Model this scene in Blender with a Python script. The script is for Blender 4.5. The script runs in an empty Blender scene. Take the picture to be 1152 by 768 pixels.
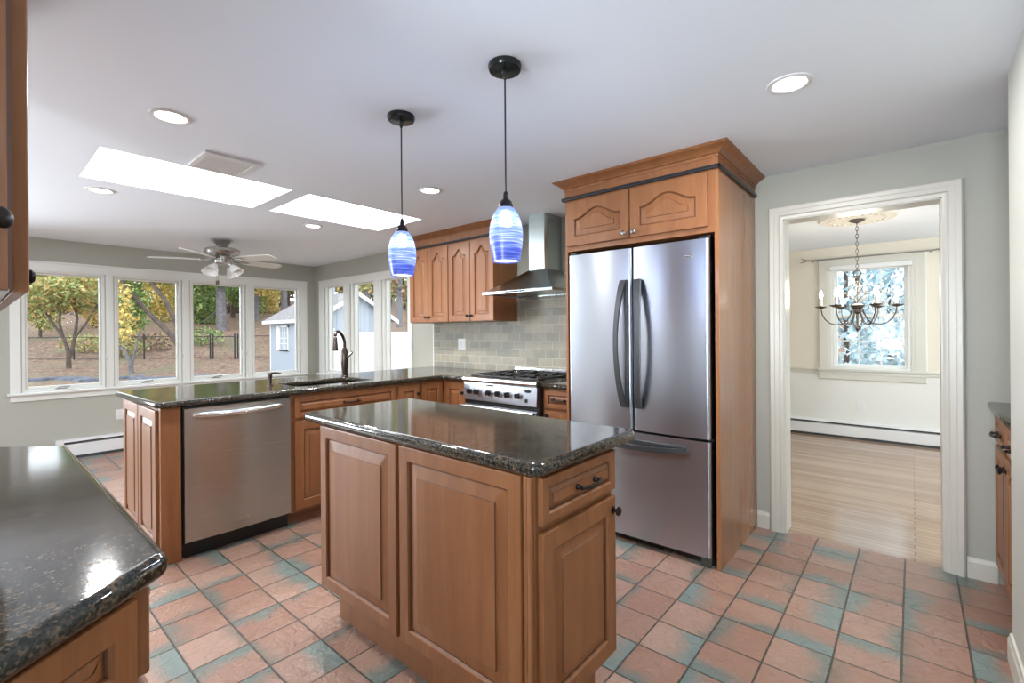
import bpy, bmesh, math, random
from mathutils import Vector, Matrix
PI = math.pi
S = bpy.context.scene
COL = S.collection
random.seed(7)

# ------------------------------------------------------------------ camera, world, light, exposure
F_PX, CY, YAW, ROLL, CAM_Z = 526.925, 373.685, 0.7083, 0.0077, 1.317
cd = bpy.data.cameras.new('camera')
cd.sensor_width = 36.0
cd.lens = F_PX / 1152 * 36
cd.shift_y = -(384 - CY) / 1152
cd.clip_start, cd.clip_end = 0.02, 300
cam = bpy.data.objects.new('camera', cd)
COL.objects.link(cam)
cam.matrix_world = (Matrix.Translation((0, 0, CAM_Z)) @ Matrix.Rotation(YAW, 4, 'Z') @ Matrix.Rotation(PI/2, 4, 'X')
                    @ Matrix.Rotation(-ROLL, 4, 'Z'))
S.camera = cam
S.view_settings.view_transform = 'Standard'
S.view_settings.look = 'None'
S.view_settings.gamma = 1
S.view_settings.use_curve_mapping = False
S.view_settings.exposure = 0.40
W = bpy.data.worlds.new('sky'); S.world = W; W.use_nodes = True
bg = W.node_tree.nodes['Background']
bg.inputs[0].default_value = (0.86, 0.93, 1.0, 1)
bg.inputs[1].default_value = 2.9
CAN_W, PEND_W, BULB_W, CHAND_W, SKY_E = 14.5, 2.0, 56.0, 1.8, 5.5

def area(name, loc, rot, sx, sy, power, color=(1, 1, 1)):
    l = bpy.data.lights.new(name, 'AREA'); l.shape = 'RECTANGLE'; l.size = sx; l.size_y = sy
    l.energy = power; l.color = color
    o = bpy.data.objects.new(name, l); COL.objects.link(o); o.location = loc; o.rotation_euler = rot
    return o
# added fill lights at unseen openings behind the camera, tilted up at the ceiling
area('rear_fill', (-0.35, -3.72, 1.3), (-PI/2 - 0.8, 0, PI), 1.2, 1.6, 170, (0.84, 0.92, 1.0)).data.spread = math.radians(130)
area('side_fill', (-7.08, -1.6, 1.3), (0, -PI/2 - 0.12, 0), 1.2, 1.7, 155, (0.86, 0.93, 1.0)).data.spread = math.radians(140)  # added to brighten the window end of the room
area('window_portal', (-7.1, 1.8, 1.37), (0, -PI/2, 0), 1.4, 2.95, 1).data.cycles.is_portal = True
area('window_portal', (-5.6, 3.65, 1.38), (-PI/2, 0, 0), 2.1, 1.4, 1).data.cycles.is_portal = True
area('window_portal', (-0.4, 7.2, 1.47), (-PI/2, 0, 0), 0.8, 1.35, 1).data.cycles.is_portal = True
area('dining_side_fill', (2.72, 5.4, 1.5), (0, PI/2, 0), 1.2, 2.0, 62, (0.84, 0.94, 1.0))  # added fill for the dining room, outside an unseen opening

# ------------------------------------------------------------------ mesh helpers
class MB:
    def __init__(s): s.bm = bmesh.new(); s.mi = 0
    def _f(s, vs):
        try: f = s.bm.faces.new(vs)
        except ValueError: return None
        f.material_index = s.mi
        return f
    def box(s, x0, y0, z0, x1, y1, z1, bev=0.0, seg=2):
        x0, x1 = min(x0, x1), max(x0, x1); y0, y1 = min(y0, y1), max(y0, y1); z0, z1 = min(z0, z1), max(z0, z1)
        v = [s.bm.verts.new(p) for p in ((x0,y0,z0),(x1,y0,z0),(x1,y1,z0),(x0,y1,z0),(x0,y0,z1),(x1,y0,z1),(x1,y1,z1),(x0,y1,z1))]
        fs = [s._f([v[i] for i in q]) for q in ((3,2,1,0),(4,5,6,7),(0,1,5,4),(1,2,6,5),(2,3,7,6),(3,0,4,7))]
        if bev > 0:
            es = list({e for f in fs for e in f.edges})
            r = bmesh.ops.bevel(s.bm, geom=es, offset=bev, segments=seg, affect='EDGES', profile=0.5)
            for f in r['faces']: f.material_index = s.mi
        return s
    def loops(s, ls, cap0=True, cap1=True, closed=True):
        vs = [[s.bm.verts.new(p) for p in l] for l in ls]
        n = len(ls[0])
        out = []
        for a, b in zip(vs, vs[1:]):
            ring = []
            for i in range(n if closed else n-1):
                j = (i+1) % n
                ring.append(s._f((a[i], a[j], b[j], b[i])))
            out.append(ring)
        if cap0: s._f(list(reversed(vs[0])))
        if cap1: s._f(vs[-1])
        return out
    def prism(s, poly, z0, z1, axis='z'):
        def P(a, b, c): return (a, b, c) if axis == 'z' else ((a, c, b) if axis == 'y' else (c, a, b))
        s.loops([[P(a, b, z0) for a, b in poly], [P(a, b, z1) for a, b in poly]])
        return s
    def cyl(s, p0, p1, r0, r1=None, n=16):
        return s.tube([p0, p1], [r0, r0 if r1 is None else r1], n)
    def tube(s, pts, r, n=8):
        pts = [Vector(p) for p in pts]
        if not isinstance(r, (list, tuple)): r = [r]*len(pts)
        ls = []; up = None
        for i, p in enumerate(pts):
            t = (pts[min(i+1, len(pts)-1)] - pts[max(i-1, 0)]).normalized()
            if up is None:
                up = Vector((0,0,1)) if abs(t.z) < 0.9 else Vector((1,0,0))
            a = t.cross(up)
            if a.length < 1e-5: a = t.cross(Vector((0.3,1,0.2)))
            a.normalize(); b = a.cross(t).normalized(); up = b
            ls.append([p + (a*math.cos(2*PI*k/n) + b*math.sin(2*PI*k/n))*r[i] for k in range(n)])
        s.loops(ls); return s
    def lathe(s, prof, c=(0,0,0), axis='z', n=24, cap0=True, cap1=True):
        ls = []
        for r, h in prof:
            l = []
            for k in range(n):
                a = 2*PI*k/n; u, v = max(r, 1e-5)*math.cos(a), max(r, 1e-5)*math.sin(a)
                if axis == 'z': q = (c[0]+u, c[1]+v, c[2]+h)
                elif axis == '-y': q = (c[0]+u, c[1]-h, c[2]+v)
                else: q = (c[0]+h, c[1]+u, c[2]+v)
                l.append(q)
            ls.append(l)
        s.loops(ls, cap0, cap1); return s
    def sphere(s, c, r, n=12, sc=(1,1,1)):
        k = max(4, n//2)
        s.lathe([(r*math.sin(PI*i/k), -r*math.cos(PI*i/k)) for i in range(k+1)], c, 'z', n); return s
    def quad(s, a, b, c, d): s._f([s.bm.verts.new(p) for p in (a,b,c,d)])

def put(name, mb, mats, parent=None, loc=None, rz=0.0, smooth=35, recalc=True):
    bm = mb.bm
    if recalc: bmesh.ops.recalc_face_normals(bm, faces=bm.faces[:])
    me = bpy.data.meshes.new(name); bm.to_mesh(me); bm.free()
    for m in (mats if isinstance(mats, (list, tuple)) else [mats]): me.materials.append(m)
    if smooth:
        me.polygons.foreach_set('use_smooth', [True]*len(me.polygons))
        me.set_sharp_from_angle(angle=math.radians(smooth))
    o = bpy.data.objects.new(name, me); COL.objects.link(o)
    if smooth:
        wn = o.modifiers.new('weighted_normals', 'WEIGHTED_NORMAL'); wn.keep_sharp = True; wn.weight = 100
    if parent: o.parent = parent
    if loc: o.location = loc
    o.rotation_euler = (0, 0, rz)
    return o
def thing(name, label, cat, loc=(0,0,0), rz=0.0, group=None):
    o = bpy.data.objects.new(name, None); COL.objects.link(o)
    o.empty_display_size = 0.1
    o.location = loc; o.rotation_euler = (0,0,rz)
    o['label'] = label; o['category'] = cat
    if group: o['group'] = group
    return o
def tag(o, label, cat, group=None):
    o['label'] = label; o['category'] = cat
    if group: o['group'] = group
    return o
def struct(o, label=None, cat=None):
    o['kind'] = 'structure'
    if label: o['label'] = label
    if cat: o['category'] = cat
    return o
def copy_tree(o, parent=None):
    c = o.copy(); COL.objects.link(c)
    if parent: c.parent = parent
    for ch in list(o.children): copy_tree(ch, c)
    return c

# ------------------------------------------------------------------ materials
def new_mat(name):
    m = bpy.data.materials.new(name); m.use_nodes = True
    nt = m.node_tree
    return m, nt, nt.nodes['Principled BSDF'], nt.links.new
def plain(name, col, rough=0.5, metal=0.0, coat=0.0, spec=0.5, noise=0.0, scale=20.0, bump=0.0):
    m, nt, b, L = new_mat(name)
    b.inputs['Base Color'].default_value = (*col, 1); b.inputs['Roughness'].default_value = rough
    b.inputs['Metallic'].default_value = metal; b.inputs['Coat Weight'].default_value = coat
    b.inputs['Coat Roughness'].default_value = 0.1
    b.inputs['Specular IOR Level'].default_value = spec
    if noise or bump:
        tc = nt.nodes.new('ShaderNodeTexCoord'); n = nt.nodes.new('ShaderNodeTexNoise')
        n.inputs['Scale'].default_value = scale; n.inputs['Detail'].default_value = 5
        L(tc.outputs['Object'], n.inputs['Vector'])
        if noise:
            r = nt.nodes.new('ShaderNodeValToRGB')
            r.color_ramp.elements[0].position = 0.3; r.color_ramp.elements[1].position = 0.7
            r.color_ramp.elements[0].color = (*[c*(1-noise) for c in col], 1)
            r.color_ramp.elements[1].color = (*[min(1, c*(1+noise)) for c in col], 1)
            L(n.outputs['Fac'], r.inputs['Fac']); L(r.outputs['Color'], b.inputs['Base Color'])
        if bump:
            bp = nt.nodes.new('ShaderNodeBump'); bp.inputs['Strength'].default_value = bump; bp.inputs['Distance'].default_value = 0.002
            L(n.outputs['Fac'], bp.inputs['Height']); L(bp.outputs['Normal'], b.inputs['Normal'])
    return m
def glow(name, col, strength, base=None):
    m, nt, b, L = new_mat(name)
    b.inputs['Base Color'].default_value = (*(base or col), 1)
    b.inputs['Emission Color'].default_value = (*col, 1); b.inputs['Emission Strength'].default_value = strength
    return m
def ramp(nt, stops):
    r = nt.nodes.new('ShaderNodeValToRGB'); e = r.color_ramp.elements
    while len(e) < len(stops): e.new(0.5)
    for el, (p, c) in zip(e, stops): el.position = p; el.color = (*c, 1)
    return r
def wood(name, c0, c1, c2, rough=0.42, sc=(9, 9, 0.8), coat=0.08):
    m, nt, b, L = new_mat(name)
    tc = nt.nodes.new('ShaderNodeTexCoord'); mp = nt.nodes.new('ShaderNodeMapping'); mp.inputs['Scale'].default_value = sc
    oi = nt.nodes.new('ShaderNodeObjectInfo')
    add = nt.nodes.new('ShaderNodeVectorMath'); add.operation = 'ADD'
    n1 = nt.nodes.new('ShaderNodeTexNoise'); n1.inputs['Scale'].default_value = 1.6; n1.inputs['Detail'].default_value = 6; n1.inputs['Distortion'].default_value = 0.6
    mp2 = nt.nodes.new('ShaderNodeMapping'); mp2.inputs['Scale'].default_value = tuple(v*9 for v in sc)
    n2 = nt.nodes.new('ShaderNodeTexNoise'); n2.inputs['Scale'].default_value = 2.0; n2.inputs['Detail'].default_value = 3
    L(tc.outputs['Object'], add.inputs[0]); L(oi.outputs['Random'], add.inputs[1])
    L(add.outputs[0], mp.inputs['Vector']); L(mp.outputs[0], n1.inputs['Vector'])
    L(add.outputs[0], mp2.inputs['Vector']); L(mp2.outputs[0], n2.inputs['Vector'])
    mx = nt.nodes.new('ShaderNodeMath'); mx.operation = 'MULTIPLY_ADD'; mx.inputs[1].default_value = 0.3
    L(n2.outputs['Fac'], mx.inputs[0])
    sc1 = nt.nodes.new('ShaderNodeMath'); sc1.operation = 'MULTIPLY'; sc1.inputs[1].default_value = 0.7
    L(n1.outputs['Fac'], sc1.inputs[0]); L(sc1.outputs[0], mx.inputs[2])
    r = ramp(nt, [(0.3, c0), (0.5, c1), (0.72, c2)])
    L(mx.outputs[0], r.inputs['Fac']); L(r.outputs['Color'], b.inputs['Base Color'])
    b.inputs['Roughness'].default_value = rough; b.inputs['Coat Weight'].default_value = coat; b.inputs['Coat Roughness'].default_value = 0.18; b.inputs['Specular IOR Level'].default_value = 0.35
    return m
WOOD = wood('maple', (0.215, 0.082, 0.031), (0.262, 0.106, 0.041), (0.32, 0.14, 0.058))
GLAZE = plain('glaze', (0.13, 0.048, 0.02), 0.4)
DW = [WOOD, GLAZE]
TOE = plain('toe_board', (0.19, 0.078, 0.035), 0.45)
CABIN = plain('cabinet_shadow_gap', (0.12, 0.05, 0.024), 0.5)  # dark body colour stands in for the shade between the doors
BRONZE = plain('oil_bronze', (0.028, 0.024, 0.022), 0.32, metal=0.7)
BLACK = plain('black_plastic', (0.008, 0.008, 0.009), 0.4)
ROPE = plain('black_band', (0.012, 0.013, 0.017), 0.35)
CHAR = plain('charcoal_handle', (0.075, 0.08, 0.085), 0.38, metal=0.5)
IRON = plain('cast_iron', (0.012, 0.012, 0.013), 0.45)
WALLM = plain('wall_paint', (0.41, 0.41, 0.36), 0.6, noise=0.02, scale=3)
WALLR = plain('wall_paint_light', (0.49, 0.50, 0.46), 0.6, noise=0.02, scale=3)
CREAM = plain('dining_paint', (0.74, 0.69, 0.59), 0.6)
CREAM2 = plain('dining_dado_paint', (0.74, 0.74, 0.71), 0.6)
CEIL = plain('ceiling_paint', (0.83, 0.885, 0.955), 0.7)
TRIM = plain('trim_paint', (0.60, 0.585, 0.52), 0.3)
TRIMW = plain('white_window_paint', (0.74, 0.75, 0.72), 0.3)
SASH = plain('sash_grey', (0.55, 0.55, 0.52), 0.35)
WHITE = plain('white_enamel', (0.74, 0.74, 0.74), 0.3)
GREYM = plain('grey_metal', (0.30, 0.31, 0.32), 0.4, metal=0.6)
DARKSLOT = plain('dark_slot', (0.04, 0.045, 0.05), 0.6)
CHROME = plain('chrome', (0.72, 0.72, 0.73), 0.13, metal=1)
PEWTER = plain('pewter', (0.32, 0.31, 0.30), 0.28, metal=1)
LAMIN = plain('cabinet_underside', (0.62, 0.63, 0.60), 0.4)

def steel(name, col=(0.56, 0.56, 0.57), rough=0.27, sc=(3, 3, 900), aniso=0.7):
    m, nt, b, L = new_mat(name)
    b.inputs['Base Color'].default_value = (*col, 1); b.inputs['Metallic'].default_value = 1
    tc = nt.nodes.new('ShaderNodeTexCoord'); mp = nt.nodes.new('ShaderNodeMapping'); mp.inputs['Scale'].default_value = sc
    n = nt.nodes.new('ShaderNodeTexNoise'); n.inputs['Scale'].default_value = 1.5; n.inputs['Detail'].default_value = 3
    L(tc.outputs['Object'], mp.inputs['Vector']); L(mp.outputs[0], n.inputs['Vector'])
    mr = nt.nodes.new('ShaderNodeMapRange'); mr.inputs['To Min'].default_value = rough-0.01; mr.inputs['To Max'].default_value = rough+0.01
    L(n.outputs['Fac'], mr.inputs['Value']); L(mr.outputs[0], b.inputs['Roughness'])
    tg = nt.nodes.new('ShaderNodeTangent'); tg.direction_type = 'RADIAL'; tg.axis = 'Z'
    b.inputs['Anisotropic'].default_value = aniso
    b.inputs['Anisotropic Rotation'].default_value = 0.25
    L(tg.outputs[0], b.inputs['Tangent'])
    return m
STEEL = steel('stainless', (0.47, 0.50, 0.56), 0.30)
STEELW = steel('stainless_warm', (0.46, 0.445, 0.42), 0.27)
STEELH = steel('stainless_hood', (0.44, 0.50, 0.50), 0.24)
STEELP = plain('polished_steel', (0.70, 0.70, 0.70), 0.18, metal=1)

def granite(name):
    m, nt, b, L = new_mat(name)
    tc = nt.nodes.new('ShaderNodeTexCoord')
    v = nt.nodes.new('ShaderNodeTexVoronoi'); v.inputs['Scale'].default_value = 200; v.inputs['Randomness'].default_value = 1
    n = nt.nodes.new('ShaderNodeTexNoise'); n.inputs['Scale'].default_value = 45; n.inputs['Detail'].default_value = 7; n.inputs['Roughness'].default_value = 0.65
    n2 = nt.nodes.new('ShaderNodeTexNoise'); n2.inputs['Scale'].default_value = 150; n2.inputs['Detail'].default_value = 3
    for q in (v, n, n2): L(tc.outputs['Object'], q.inputs['Vector'])
    sep = nt.nodes.new('ShaderNodeSeparateColor'); L(v.outputs['Color'], sep.inputs[0])
    a = nt.nodes.new('ShaderNodeMath'); a.operation = 'MULTIPLY_ADD'; a.inputs[1].default_value = 0.45; L(sep.outputs[0], a.inputs[0])
    a2 = nt.nodes.new('ShaderNodeMath'); a2.operation = 'MULTIPLY'; a2.inputs[1].default_value = 0.75; L(n.outputs['Fac'], a2.inputs[0]); L(a2.outputs[0], a.inputs[2])
    r = ramp(nt, [(0.36, (0.008, 0.010, 0.009)), (0.54, (0.020, 0.023, 0.019)), (0.67, (0.043, 0.039, 0.030)), (0.84, (0.125, 0.088, 0.058))])
    L(a.outputs[0], r.inputs['Fac']); L(r.outputs['Color'], b.inputs['Base Color'])
    b.inputs['Roughness'].default_value = 0.085
    b.inputs['Specular IOR Level'].default_value = 0.6
    bp = nt.nodes.new('ShaderNodeBump'); bp.inputs['Strength'].default_value = 0.06; bp.inputs['Distance'].default_value = 0.001
    L(n2.outputs['Fac'], bp.inputs['Height']); L(bp.outputs['Normal'], b.inputs['Normal'])
    return m
GRANITE = granite('dark_granite')

def mnode(nt, op, a, b=None, c=None):
    n = nt.nodes.new('ShaderNodeMath'); n.operation = op
    for i, v in enumerate((a, b, c)):
        if v is None: continue
        if isinstance(v, (int, float)): n.inputs[i].default_value = v
        else: nt.links.new(v, n.inputs[i])
    return n.outputs[0]
def slate_tile():
    m, nt, b, L = new_mat('slate_tile')
    tc = nt.nodes.new('ShaderNodeTexCoord'); sp = nt.nodes.new('ShaderNodeSeparateXYZ'); L(tc.outputs['Object'], sp.inputs[0])
    u = mnode(nt, 'DIVIDE', mnode(nt, 'ADD', sp.outputs[0], 0.465 + 21.15), 0.2115)
    v = mnode(nt, 'DIVIDE', mnode(nt, 'ADD', sp.outputs[1], -0.993 + 21.15), 0.2115)
    fu, fv = mnode(nt, 'FRACT', u), mnode(nt, 'FRACT', v)
    cb = nt.nodes.new('ShaderNodeCombineXYZ'); L(mnode(nt, 'FLOOR', u), cb.inputs[0]); L(mnode(nt, 'FLOOR', v), cb.inputs[1])
    wn = nt.nodes.new('ShaderNodeTexWhiteNoise'); wn.noise_dimensions = '3D'; L(cb.outputs[0], wn.inputs['Vector'])
    rs = nt.nodes.new('ShaderNodeSeparateColor'); L(wn.outputs['Color'], rs.inputs[0])
    R, G, B = rs.outputs
    off = nt.nodes.new('ShaderNodeVectorMath'); off.operation = 'MULTIPLY_ADD'; off.inputs[1].default_value = (7, 7, 7)
    L(wn.outputs['Color'], off.inputs[0]); L(tc.outputs['Object'], off.inputs[2])
    n = nt.nodes.new('ShaderNodeTexNoise'); n.inputs['Scale'].default_value = 7; n.inputs['Detail'].default_value = 6; n.inputs['Roughness'].default_value = 0.6
    L(off.outputs[0], n.inputs['Vector'])
    rel = nt.nodes.new('ShaderNodeTexNoise'); rel.inputs['Scale'].default_value = 20; rel.inputs['Detail'].default_value = 8; rel.inputs['Distortion'].default_value = 0.9
    L(off.outputs[0], rel.inputs['Vector'])
    eu = mnode(nt, 'MINIMUM', fu, mnode(nt, 'SUBTRACT', 1.0, fu)); ev = mnode(nt, 'MINIMUM', fv, mnode(nt, 'SUBTRACT', 1.0, fv))
    e = mnode(nt, 'MINIMUM', eu, ev)
    # a soft teal band along one random side of each tile
    sa = mnode(nt, 'GREATER_THAN', R, 0.5)
    a = mnode(nt, 'ADD', mnode(nt, 'MULTIPLY', sa, fu), mnode(nt, 'MULTIPLY', mnode(nt, 'SUBTRACT', 1.0, sa), fv))
    sb = mnode(nt, 'GREATER_THAN', G, 0.5)
    a = mnode(nt, 'ADD', mnode(nt, 'MULTIPLY', sb, a), mnode(nt, 'MULTIPLY', mnode(nt, 'SUBTRACT', 1.0, sb), mnode(nt, 'SUBTRACT', 1.0, a)))
    t = mnode(nt, 'ADD', a, mnode(nt, 'MULTIPLY', mnode(nt, 'SUBTRACT', n.outputs['Fac'], 0.5), 1.1))
    t = mnode(nt, 'ADD', t, mnode(nt, 'MULTIPLY', mnode(nt, 'SUBTRACT', B, 0.62), 0.45))
    ms = nt.nodes.new('ShaderNodeMapRange'); ms.interpolation_type = 'SMOOTHSTEP'
    ms.inputs['From Min'].default_value = 0.46; ms.inputs['From Max'].default_value = 0.95
    L(t, ms.inputs['Value'])
    base = nt.nodes.new('ShaderNodeMixRGB'); base.inputs[1].default_value = (0.255, 0.115, 0.076, 1); base.inputs[2].default_value = (0.395, 0.26, 0.20, 1)
    L(mnode(nt, 'ADD', mnode(nt, 'MULTIPLY', G, 0.7), mnode(nt, 'MULTIPLY', n.outputs['Fac'], 0.5)), base.inputs[0])
    teal = nt.nodes.new('ShaderNodeMixRGB'); teal.inputs[1].default_value = (0.095, 0.115, 0.095, 1); teal.inputs[2].default_value = (0.16, 0.235, 0.225, 1); L(B, teal.inputs[0])
    mixc = nt.nodes.new('ShaderNodeMixRGB'); L(mnode(nt, 'MULTIPLY', ms.outputs[0], 0.9), mixc.inputs[0]); L(base.outputs[0], mixc.inputs[1]); L(teal.outputs[0], mixc.inputs[2])
    # grout
    g = nt.nodes.new('ShaderNodeMapRange'); g.interpolation_type = 'SMOOTHSTEP'
    g.inputs['From Min'].default_value = 0.009; g.inputs['From Max'].default_value = 0.019; L(e, g.inputs['Value'])
    fin = nt.nodes.new('ShaderNodeMixRGB'); L(g.outputs[0], fin.inputs[0]); fin.inputs[1].default_value = (0.085, 0.08, 0.07, 1); L(mixc.outputs[0], fin.inputs[2])
    L(fin.outputs[0], b.inputs['Base Color'])
    b.inputs['Roughness'].default_value = 0.33
    h = mnode(nt, 'ADD', mnode(nt, 'MULTIPLY', rel.outputs['Fac'], 0.6), mnode(nt, 'MULTIPLY', g.outputs[0], 0.7))
    bp = nt.nodes.new('ShaderNodeBump'); bp.inputs['Strength'].default_value = 1.0; bp.inputs['Distance'].default_value = 0.016
    L(h, bp.inputs['Height']); L(bp.outputs['Normal'], b.inputs['Normal'])
    return m
TILE = slate_tile()
def plank_floor():
    m, nt, b, L = new_mat('oak_strip_floor')
    tc = nt.nodes.new('ShaderNodeTexCoord')
    br = nt.nodes.new('ShaderNodeTexBrick'); br.offset = 0.37; br.squash = 1
    br.inputs['Scale'].default_value = 1; br.inputs['Brick Width'].default_value = 40; br.inputs['Row Height'].default_value = 0.057
    br.inputs['Mortar Size'].default_value = 0.002; br.inputs['Mortar Smooth'].default_value = 0.2
    br.inputs['Color1'].default_value = (0.34, 0.225, 0.15, 1); br.inputs['Color2'].default_value = (0.45, 0.33, 0.24, 1); br.inputs['Mortar'].default_value = (0.15, 0.09, 0.055, 1)
    L(tc.outputs['Object'], br.inputs['Vector'])
    mp = nt.nodes.new('ShaderNodeMapping'); mp.inputs['Scale'].default_value = (2, 50, 1)
    n = nt.nodes.new('ShaderNodeTexNoise'); n.inputs['Scale'].default_value = 2; n.inputs['Detail'].default_value = 4
    L(tc.outputs['Object'], mp.inputs['Vector']); L(mp.outputs[0], n.inputs['Vector'])
    mx = nt.nodes.new('ShaderNodeMixRGB'); mx.blend_type = 'MULTIPLY'; mx.inputs[0].default_value = 0.5
    r = ramp(nt, [(0.3, (0.75, 0.72, 0.68)), (0.7, (1, 1, 1))]); L(n.outputs['Fac'], r.inputs['Fac'])
    L(br.outputs['Color'], mx.inputs[1]); L(r.outputs['Color'], mx.inputs[2]); L(mx.outputs[0], b.inputs['Base Color'])
    b.inputs['Roughness'].default_value = 0.16
    return m
OAK = plank_floor()
def subway():
    m, nt, b, L = new_mat('tumbled_stone_tile')
    tc = nt.nodes.new('ShaderNodeTexCoord'); mp = nt.nodes.new('ShaderNodeMapping'); mp.inputs['Rotation'].default_value = (-PI/2, 0, 0)
    mp.inputs['Location'].default_value = (0.03, 0.0, 0)
    L(tc.outputs['Object'], mp.inputs['Vector'])
    br = nt.nodes.new('ShaderNodeTexBrick'); br.offset = 0.5
    br.inputs['Scale'].default_value = 1; br.inputs['Brick Width'].default_value = 0.153; br.inputs['Row Height'].default_value = 0.077
    br.inputs['Mortar Size'].default_value = 0.0035; br.inputs['Mortar Smooth'].default_value = 0.3; br.inputs['Bias'].default_value = 0.0
    br.inputs['Color1'].default_value = (0.245, 0.24, 0.20, 1); br.inputs['Color2'].default_value = (0.40, 0.355, 0.275, 1); br.inputs['Mortar'].default_value = (0.50, 0.475, 0.41, 1)
    L(mp.outputs[0], br.inputs['Vector'])
    n = nt.nodes.new('ShaderNodeTexNoise'); n.inputs['Scale'].default_value = 14; n.inputs['Detail'].default_value = 6
    L(tc.outputs['Object'], n.inputs['Vector'])
    mx = nt.nodes.new('ShaderNodeMixRGB'); mx.blend_type = 'MULTIPLY'; mx.inputs[0].default_value = 0.6
    r = ramp(nt, [(0.3, (0.72, 0.74, 0.72)), (0.7, (1, 0.98, 0.95))]); L(n.outputs['Fac'], r.inputs['Fac'])
    L(br.outputs['Color'], mx.inputs[1]); L(r.outputs['Color'], mx.inputs[2]); L(mx.outputs[0], b.inputs['Base Color'])
    b.inputs['Roughness'].default_value = 0.45
    bp = nt.nodes.new('ShaderNodeBump'); bp.inputs['Strength'].default_value = 0.5; bp.inputs['Distance'].default_value = 0.003; bp.invert = True
    L(br.outputs['Fac'], bp.inputs['Height']); L(bp.outputs['Normal'], b.inputs['Normal'])
    return m
SUBWAY = subway()
def glass_pane():
    m = bpy.data.materials.new('window_glass'); m.use_nodes = True; nt = m.node_tree; nt.nodes.clear(); L = nt.links.new
    out = nt.nodes.new('ShaderNodeOutputMaterial'); mx = nt.nodes.new('ShaderNodeMixShader')
    t = nt.nodes.new('ShaderNodeBsdfTransparent'); t.inputs[0].default_value = (0.96, 0.97, 0.97, 1)
    g = nt.nodes.new('ShaderNodeBsdfGlossy'); g.inputs['Roughness'].default_value = 0.02
    fr = nt.nodes.new('ShaderNodeLayerWeight'); fr.inputs['Blend'].default_value = 0.5
    fp = mnode(nt, 'MULTIPLY_ADD', mnode(nt, 'POWER', fr.outputs['Facing'], 5.0), 0.45, 0.008)
    L(fp, mx.inputs[0]); L(t.outputs[0], mx.inputs[1]); L(g.outputs[0], mx.inputs[2]); L(mx.outputs[0], out.inputs[0])
    return m
GLASS = glass_pane()
def pendant_glass():
    m, nt, b, L = new_mat('blue_swirl_glass')
    tc = nt.nodes.new('ShaderNodeTexCoord'); mp = nt.nodes.new('ShaderNodeMapping')
    mp.inputs['Rotation'].default_value = (0.2, 0.32, 0.0); mp.inputs['Scale'].default_value = (8, 8, 170)
    n = nt.nodes.new('ShaderNodeTexNoise'); n.inputs['Scale'].default_value = 1.0; n.inputs['Detail'].default_value = 3; n.inputs['Distortion'].default_value = 0.5
    L(tc.outputs['Object'], mp.inputs['Vector']); L(mp.outputs[0], n.inputs['Vector'])
    sp = nt.nodes.new('ShaderNodeSeparateXYZ'); L(tc.outputs['Object'], sp.inputs[0])
    # the bulb sits in the upper part of the glass: the glass glows palest there
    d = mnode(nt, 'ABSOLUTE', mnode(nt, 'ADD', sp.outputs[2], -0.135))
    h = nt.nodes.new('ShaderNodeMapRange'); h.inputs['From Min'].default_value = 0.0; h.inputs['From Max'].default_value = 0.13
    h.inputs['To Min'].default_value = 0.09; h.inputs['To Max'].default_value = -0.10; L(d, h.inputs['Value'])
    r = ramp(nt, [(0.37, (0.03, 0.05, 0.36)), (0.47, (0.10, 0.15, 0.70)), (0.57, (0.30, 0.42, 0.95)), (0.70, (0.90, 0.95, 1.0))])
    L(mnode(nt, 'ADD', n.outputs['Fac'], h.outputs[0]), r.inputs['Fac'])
    b.inputs['Base Color'].default_value = (0.02, 0.03, 0.12, 1); L(r.outputs['Color'], b.inputs['Emission Color'])
    b.inputs['Emission Strength'].default_value = 0.8; b.inputs['Roughness'].default_value = 0.3
    tr = nt.nodes.new('ShaderNodeBsdfTransparent'); tr.inputs[0].default_value = (0.80, 0.87, 1.0, 1)
    ms = nt.nodes.new('ShaderNodeMixShader'); ms.inputs[0].default_value = 0.22
    out = [n_ for n_ in nt.nodes if n_.type == 'OUTPUT_MATERIAL'][0]
    L(b.outputs[0], ms.inputs[1]); L(tr.outputs[0], ms.inputs[2]); L(ms.outputs[0], out.inputs[0])
    return m
PGLASS = pendant_glass()
LAMPW = glow('lamp_lens', (1.0, 0.97, 0.9), 6.0, (0.9, 0.9, 0.9))
BULB = glow('candle_bulb', (1.0, 0.93, 0.80), 14.0, (0.9, 0.9, 0.9))
SKYL = glow('skylight_daylight', (0.97, 0.99, 1.0), SKY_E, (0.9, 0.9, 0.9))
FROST = plain('frosted_glass', (0.80, 0.80, 0.79), 0.25)
CANDLE = plain('candle_sleeve', (0.85, 0.80, 0.68), 0.5)

# ------------------------------------------------------------------ constants of the place (metres)
CZ = 2.337           # ceiling
WX = -6.9            # window wall, inside face
RY = 3.465           # range wall, inside face
DY = 7.0             # dining room rear wall
CT = 0.94            # counter top
R90 = PI/2

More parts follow.
